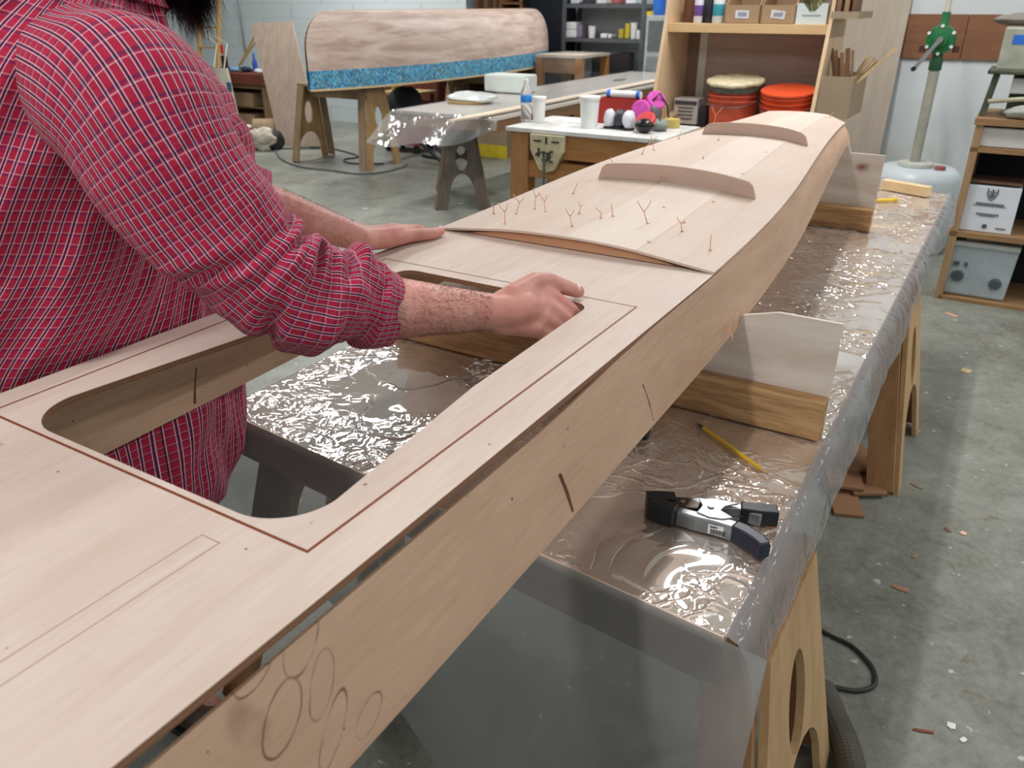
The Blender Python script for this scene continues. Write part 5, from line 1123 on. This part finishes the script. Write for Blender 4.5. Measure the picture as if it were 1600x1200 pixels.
# dusty machine and tape on top of the shelf
z1=z1+.001
T=Thing('dusty_machine','dusty pale machine with a strip of blue tape on top of the rough shelf','machine',(US+.15,-.10,z1),'B')
ma_=plain('a9ab9c',.5,var=.1,name='dusty_grey'); mg=plain('4c5340',.6,var=.2,name='dark_olive')
y0=at(1568,60,US+.05).y; 
def zq(y): return at(1570,y,US+.05).z
T.part('housing',mbox((US+.05,y0-.5,zq(110)),(US+.35,y0,zq(42))),ma_,bevel=.01); T.part('base_plate',mbox((US+.02,y0-.5,zq(116)),(US+.38,y0+.035,zq(109))),mg,bevel=.006)
for k in range(3): T.part('support',MB().bar((US+.08+.1*k,y0+.035-.02,z1),(US+.08+.1*k,y0-.01,zq(115)),.05,.03),mg)
T.part('lower_body',mbox((US+.14,y0-.5,z1),(US+.30,y0-.09,zq(117))),mg,bevel=.01); T.part('white_guard',mbox((US+.06,y0-.3,zq(146)),(US+.10,y0-.09,zq(122))),plain('c0c2c0',.5,name='guard_white'),bevel=.004)
T.part('tape_strip',mbox((US+.048,y0-.3,zq(69)),(US+.0495,y0-.045,zq(54))),plain('2c6ed0',.6,name='blue_tape'),label='strip of blue masking tape'); T.part('rope',MB().tube([(US+.04,y0+.0,z1+.08),(US+.035,y0-.15,z1+.10),(US+.04,y0-.4,z1+.11)],.012,8),plain('b5b09a',.9,name='cord'),smooth=True)
single('grey_rag','grey crumpled rag lying on top of the dusty machine','rag',(US+.2,y0-.06,zq(41)),blob((US+.18,y0-.06,zq(41)+.03),(.09,.12,.03),21,18,.5),plain('7f7a72',.9),'B',smooth=True)
single('cloth_heap','grey crumpled netting at the foot of the dusty machine','cloth',(US+.06,y0-.25,z1),blob((US+.03,y0-.22,z1+.035),(.05,.12,.037),25,20,.6),plain('9fa39a',.9),'B',smooth=True)

# ---- floor odds and ends around the table legs
def fl(x,y):
    b=600-y; rz=-1240*math.sin(_P)+b*math.cos(_P); k=-EYE/rz; X=(x-800)*k; Y=(1240*math.cos(_P)+b*math.sin(_P))*k; return Vector((X*SA+Y*CA,-(X*CA-Y*SA),0))
# folded cardboard strips under the table
for k,(x,y,w,l,a,z) in enumerate([(1316,776,.10,.26,.35,.0),(1338,752,.12,.24,.55,.014),(1312,742,.12,.30,.30,.028),(1330,728,.13,.22,.6,.042)]):
    p=fl(x,y); single('cardboard_piece',['thin brown cardboard strip lying nearest on the floor under the table','angled brown cardboard flap on the floor under the table','brown cardboard piece, second from the top of the floor pile','topmost brown cardboard piece of the floor pile by the far sawhorse leg'][k],'cardboard',(p.x,p.y,z+.0),
       MB().box((p.x,p.y,z+.007),(l,w,.012),Matrix.Rotation(a,3,'Z')),plain('9c7454',.85,var=.03,name='brown_cardboard'),'B',bevel=.002)
chips=[(1485,492,.075,.028,'d0a487','pale pink wood chip on the floor in front of the rough shelf'),(1510,580,.05,.045,'cdbc8c','cream paper scrap on the floor right of the far sawhorse'),(1432,760,.05,.012,'9c8a70','thin curled shaving on the floor right of the far sawhorse'),(1505,834,.022,.02,'d8b9a0','pinkish crumb on the lit floor at the right'),(1406,920,.05,.02,'a98268','brown flake in the table shadow on the floor'),(1486,1135,.02,.02,'dfe3dc','white crumb on the floor at the lower right, upper one'),(1505,1157,.018,.012,'e4e6e0','white crumb on the floor at the lower right, lower one'),(1442,1143,.05,.008,'7a4634','thin red-brown splinter on the floor at the lower right'),(1430,870,.026,.014,'a08a78','small tan flake at the middle of the table shadow'),(570,326,.05,.03,'c3c4b8','pale chip on the floor beyond the man\'s left forearm'),(720,318,.05,.03,'d9cdb8','cream chip on the floor by the dark sawhorse leg'),(1480,828,.03,.014,'7d5f4c','brown flake beside the pinkish crumb on the floor'),(1320,630,.02,.012,'b5a088','tan crumb on the floor near the far sawhorse')]
for (x,y,l,w,c,lab) in chips:
    p=fl(x,y); a=(x*7%31)/10; single('floor_scrap',lab,'scrap',(p.x,p.y,.0),MB().plate([(-l/2,-w/2),(l*.4,-w*.5),(l/2,w*.2),(l*.1,w/2),(-l*.45,w*.35)],[],.003,(p.x,p.y,.002),(math.cos(a),math.sin(a),0),(-math.sin(a),math.cos(a),0)),plain(c,.8),'B')
# ribbed vacuum hose at the near sawhorse
P=[fl(1280,1090),fl(1300,1140),fl(1318,1185),fl(1335,1260)]
for q in P: q.z=.035
P=catmull([Vector((q.x,q.y,.035)) for q in P],24); rr=[.030+.0035*(k%2) for k in range(len(P))]
single('vacuum_hose','ribbed grey vacuum hose on the floor beside the near sawhorse','hose',tuple(P[0]),MB().tube(P,rr,16),plain('5b564e',.5),'B')
# ================================================================ THE MAN
def pt(x,y,d):
    a=(x-800);b=(600-y); k=d/1240
    return Vector((a*k,(1240*math.cos(_P)+b*math.sin(_P))*k,(-1240*math.sin(_P)+b*math.cos(_P))*k+EYE))
MAN=Thing('person','bearded person in a red plaid shirt leaning over the boat, both hands on it','person',(-.84,1.28,0),'W')
# skin
t=NT('skin'); co=t.co()
col=t.ramp(t.noise(co,9,4,.6),[(.35,'c58578'),(.55,'d4978a'),(.7,'dda899')]); col=t.mix(t.ramp(t.noise(t.mapv(co,loc=(2,5,1)),16,3),[(.5,(0,0,0,1)),(.7,(.5,.5,.5,1))]),col,lin('c46f72'))
t.setc(col,.48,0,.4); t.b.inputs['Subsurface Weight'].default_value=.12; t.b.inputs['Subsurface Radius'].default_value=(.012,.005,.003); t.b.inputs['Subsurface Scale'].default_value=.5
t.l(t.bump(t.noise(co,140,3,.6),.18,.002),t.b.inputs['Normal']); M_SKIN=t.m
# joints
S_R=Vector((-.477,1.05,1.47)); E_R=Vector((-.285,1.085,1.205)); W_R=pt(768,486,1.272)
S_L=Vector((-.64,1.46,1.48)); E_L=Vector((-.53,1.47,1.285)); W_L=pt(563,372,1.60)
mb=MB()
def cap(pts,rs,step=.35):
    """a limb: spheres of changing radius close together along a path"""
    for i in range(len(pts)-1):
        a,b=Vector(pts[i]),Vector(pts[i+1]); n=max(1,int((b-a).length/(min(rs[i],rs[i+1])*step)))
        for k in range(n+1):
            f=k/n; mb.ball(a.lerp(b,f),rs[i]*(1-f)+rs[i+1]*f,12)
NK=Vector((-.58,1.25,1.58)); HD=Vector((-.485,1.315,1.745)); PV=Vector((-.84,1.28,.95))
# trunk (kept inside the clothes)
for k in range(15):
    f=k/14; c=PV.lerp(Vector((-.66,1.25,1.50)),f); c.x-=.03*math.sin(PI*f); mb.ball(c,(.15,.19,.10),16)
cap([S_R+Vector((-.02,.03,-.02)),Vector((-.64,1.25,1.50)),S_L+Vector((.0,-.03,-.02))],[.065,.09,.065]); cap([Vector((-.63,1.25,1.52)),NK,HD+Vector((-.05,-.01,-.09))],[.075,.062,.06])
cap([S_R,E_R],[.062,.050]); cap([E_R,E_R.lerp(W_R,.28),E_R.lerp(W_R,.45),E_R.lerp(W_R,.7),W_R],[.042,.044,.047,.038,.029])
cap([S_L,E_L],[.062,.050]); cap([E_L,E_L.lerp(W_L,.3),E_L.lerp(W_L,.7),W_L],[.046,.045,.034,.027])
# legs
HIPR=F(.52,-1.42,.90);HIPL=F(.79,-1.43,.90)
for hp,ft in ((HIPR,F(.46,-1.50,.08)),(HIPL,F(.80,-1.50,.08))):
    kn_=hp.lerp(ft,.5)+Vector((.03,-.01,0)); cap([hp,kn_,ft],[.085,.055,.042],.5); cap([ft,ft+Vector((.13,-.06,-.03))],[.04,.035],.5)
# head
HF=Vector((.86,.22,-.46)).normalized()                        # the way the face looks
HU=(Vector((0,0,1))-HF*HF.z).normalized(); HS=HF.cross(HU)
HR=Matrix((HF,HS*-1,HU)).transposed()
def hp_(f,s,u): return HD+HF*f-HS*s*-1*-1+HU*u if False else HD+HF*f+HS*(-s)+HU*u
mb.ball(HD+HU*.015-HF*.015,(.098,.078,.105),20,HR); mb.ball(hp_(.030,0,-.055),(.060,.055,.055),16,HR); mb.ball(hp_(.058,0,-.092),(.026,.030,.022),12,HR)
mb.ball(hp_(.092,0,-.012),(.017,.013,.026),12,HR); mb.ball(hp_(.102,0,-.028),(.014,.016,.011),12,HR)   # nose
mb.ball(hp_(.078,.03,.018),(.016,.022,.010),10,HR); mb.ball(hp_(.078,-.03,.018),(.016,.022,.010),10,HR) # brows
mb.ball(hp_(.068,.038,-.02),(.022,.024,.018),10,HR); mb.ball(hp_(.068,-.038,-.02),(.022,.024,.018),10,HR)
for s in (-1,1): mb.ball(hp_(-.005,s*.079,-.005),(.018,.008,.030),12,HR)
mb.ball(hp_(.084,0,-.055),(.012,.024,.007),10,HR); mb.ball(hp_(.082,0,-.066),(.012,.021,.007),10,HR)
# right hand: palm behind the rim, thumb on the deck, fingers curling under it
def fing(P,R): cap(P,R,.3)
palm=[pt(800,487,1.285),pt(835,478,1.315)]
cap([W_R,pt(790,487,1.283),pt(818,482,1.30)],[.028,.030,.031],.25)
mcp=[pt(850,456,1.335),pt(853,476,1.325),pt(847,496,1.315),pt(836,513,1.305)]
wr=[pt(785,470,1.285),pt(787,483,1.28),pt(785,496,1.28),pt(782,505,1.285)]
for a,b in zip(wr,mcp): cap([a,b],[.019,.0165],.25)
cap([mcp[0],mcp[1],mcp[2],mcp[3]],[.0165,.0165,.016,.015],.25)
def down(p,dz): return Vector((p.x,p.y,dz))
pip=[pt(892,483,1.352),pt(886,500,1.340),pt(876,515,1.335),pt(860,528,1.32)]
for i,(a,b) in enumerate(zip(mcp,pip)):
    r=[.0132,.0128,.012,.0105][i]; b=down(b,min(b.z,[1.128,1.118,1.108,1.10][i])); d=Vector((.016,.020,-.026)); e=b+d; f_=e+Vector((-.006,.020,.000))*.9
    e.z=min(e.z,1.100); f_.z=min(f_.z,1.102); fing([a,b],[.0165 if i<3 else .0145,r*1.02]); fing([b,e],[r,r*.92]); fing([e,f_],[r*.92,r*.82])
th=[pt(800,462,1.29),pt(836,441,1.325),pt(857,440,1.345),pt(884,449,1.372),pt(904,452,1.39)]
th[3].z=max(th[3].z,1.1460); th[4].z=1.1440
fing(th,[.020,.0175,.0160,.0140,.0120]); cap([th[1],mcp[0]],[.015,.015],.25); cap([pt(818,455,1.305),pt(838,468,1.32)],[.019,.017],.25)
THR=th
# left hand lying on the far edge of the deck
D=1.1305
q=[W_L,pt(590,371,1.64),pt(618,366,1.69)]; cap(q,[.026,.026,.024],.25)
base=pt(622,363,1.70); fd=(Vector((-.145,1.80,0))-Vector((-.235,1.655,0))).normalized(); sd=Vector((-fd.y,fd.x,0))
kb=[Vector((-.232,1.690,D+.026))+sd*(.004+.021*i)+Vector((0,0,-.004*i)) for i in range(4)]
for i,k_ in enumerate(kb):
    cap([W_L+sd*(.010*(i-1)),k_],[.020,.0150],.25); L_=[.074,.080,.074,.058][i]; r=[.0105,.0105,.010,.009][i]
    m1_=k_+fd*L_*.45+Vector((0,0,-.004)); m2_=k_+fd*L_*.78+Vector((0,0,-.010)); m3_=k_+fd*L_; m3_.z=k_.z-.018
    off=Vector((0,0,-.03*max(0,i-1)));  fing([k_,m1_,m2_+off*.3,m3_+off*.5],[.0135,r*1.08,r,r*.85])
t1=pt(640,371,1.715); t2=Vector((-.176,1.715,D+.013)); t3=Vector((-.158,1.745,D+.0115)); t1.z=max(t1.z,D+.018)
fing([pt(600,374,1.65),t1,t2,t3],[.021,.0165,.0135,.0105]); THL=[t1,t2,t3]
me=mesh(mb,'body',M_SKIN,MAN.org,True)
o=link('body',me,MAN.e)
r=o.modifiers.new('remesh','REMESH'); r.mode='VOXEL'; r.voxel_size=.0034; r.use_smooth_shade=True
sm_=o.modifiers.new('smooth','SMOOTH'); sm_.factor=.5; sm_.iterations=7
dg=bpy.context.evaluated_depsgraph_get(); dg.update(); me2=bpy.data.meshes.new_from_object(o.evaluated_get(dg)); me2.name='body'
o.modifiers.clear(); o.data=me2; me2.shade_smooth(); bpy.data.meshes.remove(me)
# nails
NAIL=plain('ecd3d2',.22,var=.02,name='fingernail')
def nail(p,tip,up,w,l):
    d=(tip-p).normalized(); s=d.cross(up).normalized(); n=s.cross(d); rows=[]
    for i in range(7):
        f=i/6-.5; row=[]
        for j in range(9):
            g=(j/8-.5)*2; k=math.sqrt(max(0,1-(max(0,abs(f)-.2)/.34)**2)); row.append(tip+d*(l*f)+s*(w*g*k)+n*(-.0042*g*g))
        rows.append(row)
    b=MB(); b.sheet(rows,.0008); return b,n
tip=THR[4]+Vector((-.001,-.001,0)); b_,n_=nail(THR[3],tip,Vector((-.15,-.45,1)),.0076,.014)
up=(Vector((-.10,-.55,.80))).normalized(); b_,n_=nail(THR[3],tip+up*.0149-(THR[4]-THR[3]).normalized()*.003,up,.0082,.016); MAN.part('thumbnail',b_,NAIL,smooth=True)
up=(Vector((-.1,-.5,.85))).normalized(); b_,n_=nail(THL[1],THL[2]+up*.0128-(THL[2]-THL[1]).normalized()*.002,up,.0074,.013); MAN.part('thumbnail',b_,NAIL,smooth=True)
# arm hair
rh=random.Random(11); mb=MB()
def hair_on(a,b,ra,rb,n,f0,f1):
    d=(b-a).normalized(); s=d.orthogonal().normalized(); w=d.cross(s)
    for _ in range(n):
        f=f0+(f1-f0)*rh.random()**1.25; ang=rh.random()*2*PI; nn=s*math.cos(ang)+w*math.sin(ang); r=((.048+.007*f) if f<.3 else (.050-.030*(f-.3)) if f<.7 else (.038-.030*(f-.7)))*ra/.048*.985; p=a.lerp(b,f)+nn*r
        q=p+(d*rh.uniform(.3,1.0)+nn*rh.uniform(.15,.45)+Vector((0,0,-.5))*rh.random()+nn.cross(d)*rh.uniform(-.5,.5)).normalized()*rh.uniform(.004,.009)
        t_=(q-p).cross(nn).normalized()*.00017; mb.add([p-t_,p+t_,q,p+nn*.0003],[(0,1,2),(1,3,2),(3,0,2)])
hair_on(E_R,W_R,.048,.031,4200,.38,.95); hair_on(E_L,W_L,.0445,.028,1500,.35,.9)
o=MAN.part('arm_hair',mb,plain('6a4636',.6,name='arm_hair')); o['kind']='stuff'
# eyes, hair, beard
for s in (-1,1):
    e=MAN.part('eye',MB().ball(hp_(.074,s*.031,.002),.0125,14),plain('e8e4e0',.2,name='eye_white'),smooth=True); MAN.part('iris',MB().ball(hp_(.0835,s*.031,.0),.0055,10),plain('4a3320',.2,name='iris'),smooth=True,parent=e)
HAIRM=plain('2a1c17',.55,var=.15,name='dark_brown_hair',scale=60)
mb=MB(); rows=[]
for i in range(15):
    ph=.02+(PI*.60)*i/14; row=[]
    for k in range(36):
        a=2*PI*k/36; cut=1.0 if math.cos(a)<.35 else .62; p2=ph*cut; d=Vector((math.sin(p2)*math.cos(a),math.sin(p2)*math.sin(a),math.cos(p2)))
        row.append(HD+HU*.015-HF*.015+HR@Vector((d.x*.108,d.y*.088,d.z*.118))*(1+.03*noise.noise(d*9)))
    rows.append(row)
mb.sheet(rows,closed=True); MAN.part('hair',mb,HAIRM,smooth=True)
mb=MB(); rb=random.Random(4)
lump=blob(hp_(.050,0,-.095),(.036,.052,.040),3,20,.2); mb.add(lump.v,lump.f)
for _ in range(4200):
    s=rb.uniform(-1,1); f=.085-.10*s*s*1.0; u_=-.05-rb.random()*.06-.01*(1-s*s); 
    if abs(s)>.75: u_=-.01-rb.random()*.08
    p=hp_(f*.85+rb.uniform(-.03,.0),s*.074,u_); dr=(HF*rb.uniform(-.1,.45)+Vector((0,0,-1))+HS*rb.uniform(-.35,.35)-HS*s*.15).normalized()
    L_=rb.uniform(.035,.075); q=p+dr*L_*1.15+HF*.014*rb.uniform(-1,1); m_=(p+q)/2+HF*rb.uniform(-.006,.01)+HS*rb.uniform(-.006,.006); t_=HS*.0010+HF*.0004
    mb.add([p-t_,p+t_,m_+t_,m_-t_,q],[(0,1,2,3),(3,2,4)])
MAN.part('beard',mb,HAIRM)

# ---- plaid shirt
t=NT('red_plaid_cotton')
uvn=t.n('ShaderNodeUVMap'); uvn.uv_map='uv'; X,Y,Z=xyz(t,uvn.outputs[0])
def stripe(c,pos,half):
    f=t.math('FRACT',t.math('ADD',c,.5-pos)); return t.math('LESS_THAN',t.math('ABSOLUTE',t.math('SUBTRACT',f,.5)),half)
cx_=t.math('DIVIDE',X,.0136); cy_=t.math('DIVIDE',Y,.0136)
red=t.ramp(t.noise(uvn.outputs[0],9,3),[(.3,'a61c3d'),(.7,'b42545')])
weave=t.noise(t.mapv(uvn.outputs[0],(900,900,1)),1,1)
red=t.mix(t.math('MULTIPLY',weave,.14),red,lin('c04868'))
col=t.mix(t.math('MULTIPLY',stripe(cy_,.0,.075),.62),red,lin('3a2a58'))
col=t.mix(t.math('MULTIPLY',stripe(cy_,.20,.032),.55),col,lin('e0b4c4'))
col=t.mix(t.math('MULTIPLY',stripe(cx_,.0,.085),.85),col,lin('2b2547'))
col=t.mix(t.math('MULTIPLY',stripe(cx_,.15,.034),.80),col,lin('ead4de'))
col=t.mix(t.math('MULTIPLY',stripe(cx_,-.15,.034),.75),col,lin('ead4de'))
t.setc(col,.85,0,.15); t.b.inputs['Sheen Weight'].default_value=.08; t.b.inputs['Sheen Roughness'].default_value=.5
co=t.co(); t.l(t.bump(t.noise(t.mapv(co,(1,1,1)),16,4,.55,1.2),.6,.014),t.b.inputs['Normal']); M_PLAID=t.m
SV=[];SF=[];SUV=[]
def addsheet(rows,uvs,close=True):
    n=len(SV);C=len(rows[0]);R=len(rows)
    for r in rows: SV.extend(r)
    for i in range(R-1):
        for j in range(C-1):
            SF.append((n+i*C+j,n+i*C+j+1,n+(i+1)*C+j+1,n+(i+1)*C+j)); SUV.append([uvs[i][j],uvs[i][j+1],uvs[i+1][j+1],uvs[i+1][j]])
RG=[(.715,-.835,1.315,-31,.270,.250,0),(.80,-.825,1.318,-31,.290,.262,0),(.95,-.818,1.312,-31,.315,.264,0),(1.05,-.815,1.302,-31,.305,.262,.03),(1.14,-.806,1.288,-27,.288,.268,.06),(1.28,-.765,1.265,-12,.268,.250,.12),(1.39,-.735,1.245,-2,.262,.235,.18),(1.48,-.712,1.235,6,.252,.222,.24),(1.55,-.69,1.235,12,.222,.198,.30),(1.60,-.655,1.24,15,.168,.155,.34),(1.635,-.615,1.245,16,.108,.105,.36),(1.645,-.590,1.25,16,.078,.080,.36)]
rows=[];uvs=[];NR_=150;NC=220;vv=0;pc=None
for i in range(NR_+1):
    f=i/NR_*(len(RG)-1); k=min(int(f),len(RG)-2); g=f-k
    P0=RG[max(0,k-1)];P1=RG[k];P2=RG[k+1];P3=RG[min(len(RG)-1,k+2)]
    z,cxx,cyy,an,w,d,ln=[.5*((2*P1[q])+(P2[q]-P0[q])*g+(2*P0[q]-5*P1[q]+4*P2[q]-P3[q])*g*g+(3*P1[q]-P0[q]-3*P2[q]+P3[q])*g**3) for q in range(7)]
    an=math.radians(an); fr=Vector((math.cos(an),math.sin(an),0)); sd_=Vector((-fr.y,fr.x,0)); c=Vector((cxx,cyy,z))
    if pc is not None: vv+=(c-pc).length
    pc=c; row=[];ur=[]
    for j in range(NC+1):
        a=2*PI*j/NC; ca,sa=math.cos(a),math.sin(a); e=.86
        x=math.copysign(abs(ca)**e,ca)*d; y=math.copysign(abs(sa)**e,sa)*w
        nn=(fr*ca+sd_*sa)
        q=Vector((math.cos(a)*2.2,math.sin(a)*2.2,z*3.2)); wr_=.020*noise.noise(q*1.3)+.012*noise.noise(q*2.9+Vector((3,1,0)))+.005*noise.noise(Vector((q.x*5,q.y*5,q.z*1.6)))
        # soft vertical drape low down, diagonal pulls toward the arm higher up
        wr_+=.006*math.sin(a*9+z*6+2*noise.noise(q))*smoothstep(1.3,.9,z) if z<1.3 else .006*math.sin(a*5-z*26+3*noise.noise(q))*smoothstep(1.30,1.42,z)*smoothstep(1.62,1.52,z)
        p=c+fr*x+sd_*y; p.z+=-ln*x; p+=nn*wr_
        if z<.80:  # shirt tail: rises at the sides
            p.z+=.055*abs(math.sin(a))**3*smoothstep(.80,.705,z)
        row.append(p); ur.append((a*.235,vv*.84))
    rows.append(row);uvs.append(ur)
addsheet(rows,uvs)
def sleeve(C,R,up0,folds,roll,squash=None,N=150,M=120,seed=0):
    P=catmull(C,12); n=len(P); Rr=[]
    for i in range(n):
        f=i/(n-1)*(len(C)-1); k=min(int(f),len(C)-2); g=f-k; g=g*g*(3-2*g)*.5+g*.5; Rr.append(R[k]*(1-g)+R[k+1]*g)
    # resample
    Ls=[0]
    for i in range(1,n): Ls.append(Ls[-1]+(P[i]-P[i-1]).length)
    T_=Ls[-1]; rows=[];uvs=[]; N_=Vector(up0); prev=None
    for i in range(N+1):
        L_=T_*i/N; k=max(j for j in range(n) if Ls[j]<=L_+1e-9); k=min(k,n-2); g=(L_-Ls[k])/(Ls[k+1]-Ls[k]); c=P[k].lerp(P[k+1],g); r=Rr[k]*(1-g)+Rr[k+1]*g; tn=(P[k+1]-P[k]).normalized()
        if prev is None: prev=tn
        tn=(prev*.8+tn*.2).normalized(); prev=tn
        N_=(N_-tn*N_.dot(tn)).normalized(); B_=tn.cross(N_); s=i/N; row=[];ur=[]
        for j in range(M+1):
            a=2*PI*j/M; nn=N_*math.cos(a)+B_*math.sin(a); q=Vector((math.cos(a),math.sin(a),s*5+seed))
            dsp=.010*noise.noise(q*1.1)+folds(s,a,nn,q)
            row.append(c+nn*(r+dsp)); ur.append((a*.092+.3,L_))
        rows.append(row);uvs.append(ur)
    # rolled cuff: doubled back edge
    last=rows[-1]; cc=sum(last[:-1],Vector())/M
    for kk,(sc,bk) in enumerate(((.93,.002),(.86,-.004),(.82,-.03))):
        rows.append([cc+(p-cc)*sc+tn*bk for p in last]); uvs.append([(u_[0],u_[1]+.008*(kk+1)) for u_ in uvs[-1]])
    addsheet(rows,uvs)
def gs(x,c,w): return math.exp(-((x-c)/w)**2)
def crease(s,a,s0,tilt,a0,aw,dep,wd=.011):
    m=math.exp(-((math.atan2(math.sin(a-a0),math.cos(a-a0)))/aw)**2); x=(s-s0-tilt*math.sin(a-a0)-.010*noise.noise(Vector((math.cos(a)*2,math.sin(a)*2,s0*9))))/wd
    return m*dep*(-math.exp(-x*x)+.75*math.exp(-((x-2.2)/1.5)**2)+.65*math.exp(-((x+2.4)/1.6)**2))
def fR(s,a,nn,q):
    d=.004*math.sin(3*a+7*s+2.5*noise.noise(q*.8))*smoothstep(.1,.3,s)*(1-smoothstep(.5,.65,s))
    el=smoothstep(.50,.62,s)*(1-smoothstep(.90,.95,s)); d+=.013*el*noise.noise(Vector((math.cos(a)*1.4,math.sin(a)*1.4,s*13)))+.004*el*noise.noise(Vector((math.cos(a)*3.5,math.sin(a)*3.5,s*30)))
    for s0,ti,a0,aw,dp in CR: d+=crease(s,a,s0,ti,a0,aw,dp)
    d+=.020*max(0,-nn.z)**1.5*gs(s,.80,.06)
    d+=.0035*math.sin(s*95+4*noise.noise(q*2))*smoothstep(.84,.9,s)*(1-smoothstep(.93,.96,s))
    d+=.005*smoothstep(.925,.932,s)                      # step of the rolled band
    return d
CR=[(.60,.03,-1.2,1.1,.007),(.66,-.03,-.3,1.0,.008),(.705,.035,-1.9,1.1,.014),(.745,-.02,-.9,1.3,.013),(.80,.03,-2.3,.9,.015),(.84,-.015,-.8,1.2,.010),(.875,.012,-1.9,1.2,.009),(.56,-.04,1.2,.9,.008),(.72,.03,1.6,1.2,.012),(.82,-.02,2.3,1.1,.012)]
sleeve([pt(130,120,1.06),pt(200,160,1.0),pt(252,238,1.0),pt(316,332,1.035),pt(388,407,1.075),pt(455,450,1.11),pt(525,462,1.15),pt(576,476,1.185),pt(611,481,1.205)],[.092,.106,.098,.092,.084,.075,.067,.059,.0495],(0,0,1),fR,True,N=260,M=170)
def fL(s,a,nn,q):
    return .005*math.sin(s*40+3*noise.noise(q*1.5)+2*math.sin(a))*smoothstep(.3,.6,s)+.004*smoothstep(.90,.91,s)
sleeve([Vector((-.66,1.36,1.49)),S_L+Vector((0,0,0)),S_L.lerp(E_L,.5)+Vector((.02,0,0)),E_L+Vector((.0,.0,.0)),E_L.lerp(W_L,.12),E_L.lerp(W_L,.26)],[.11,.105,.092,.078,.064,.056],(0,0,1),fL,True,N=90,M=90,seed=9)
me=bpy.data.meshes.new('shirt'); me.from_pydata([p-MAN.org for p in SV],[],SF); uvl=me.uv_layers.new(name='uv')
for p,uv in zip(me.polygons,SUV):
    for li,c in zip(p.loop_indices,uv): uvl.data[li].uv=c
me.materials.append(M_PLAID); me.shade_smooth(); sh=link('shirt',me,MAN.e); 
so=sh.modifiers.new('cloth','SOLIDIFY'); so.thickness=.0012; so.offset=-1
# collar
rows=[];uvr=[]
for i in range(9):
    f=i/8; row=[];ur=[]
    for j in range(49):
        a=.35+(2*PI-.7)*j/48; fr=Vector((math.cos(math.radians(16)),math.sin(math.radians(16)),0)); sd_=Vector((-fr.y,fr.x,0))
        h=.034*math.sin(min(1,f/.5)*PI/2) if f<.5 else .034-.045*(f-.5)/.5; r=.078+(.0 if f<.5 else .022*(f-.5)/.5)+.003
        c=Vector((-.592,1.25,1.640)); x=math.cos(a)*r*1.02;y=math.sin(a)*r; row.append(c+fr*x+sd_*y+Vector((0,0,h-.36*x))); ur.append((a*.08,f*.08))
    rows.append(row);uvr.append(ur)
n0=len(SV); SV=[];SF=[];SUV=[]; addsheet(rows,uvr)
me=bpy.data.meshes.new('collar'); me.from_pydata([p-MAN.org for p in SV],[],SF); uvl=me.uv_layers.new(name='uv')
for p,uv in zip(me.polygons,SUV):
    for li,c in zip(p.loop_indices,uv): uvl.data[li].uv=c
me.materials.append(M_PLAID); me.shade_smooth(); cl=link('collar',me,sh); so=cl.modifiers.new('cloth','SOLIDIFY'); so.thickness=.0015
# jeans and boots
t=NT('blue_denim'); co=t.co(); col=t.ramp(t.noise(co,40,4,.7),[(.3,'2c4a78'),(.7,'4a6fa6')]); t.setc(col,.85,0,.2); M_DEN=t.m
mb=MB(); rows=[]
for z,w,d in ((1.0,.20,.18),(.9,.235,.20),(.80,.25,.205),(.74,.25,.20)):
    c=F(.655,-1.415,z); rows.append([c+Vector((SA,CA,0))*w*math.cos(2*PI*k/40)+Vector((CA,-SA,0))*d*math.sin(2*PI*k/40) for k in range(40)])
mb.sheet(rows,closed=True)
for hp,ft in ((HIPR,F(.46,-1.50,.10)),(HIPL,F(.80,-1.50,.10))):
    kn_=hp.lerp(ft,.5)+Vector((.03,-.01,0)); P=catmull([hp+Vector((0,0,-.08)),hp.lerp(kn_,.5),kn_,kn_.lerp(ft,.5),ft],5); mb.tube(P,[.125-.045*(i/(len(P)-1))+.004*math.sin(i*2.3) for i in range(len(P))],24)
MAN.part('jeans',mb,M_DEN,smooth=True)
for ft in (F(.46,-1.50,0),F(.80,-1.50,0)):
    dv=Vector((CA,-SA,0)); b=MB(); R=Matrix.Rotation(-A,3,'Z'); b.ball(ft+dv*.07+Vector((0,0,.045)),(.15,.052,.042),18,R); b.ball(ft+Vector((0,0,.09)),(.062,.052,.07),14,R)
    for i,p in enumerate(b.v): 
        if p.z<.02: b.v[i].z=.02
    s=MAN.part('boot',b,plain('4a3426',.6,name='boot_leather'),smooth=True); MAN.part('sole',MB().plate([(x,y) for x,y in oval(.07,0,.155,.055)],[],.02,(ft.x,ft.y,.011),dv,Vector((SA,CA,0))),BLACK,parent=s)
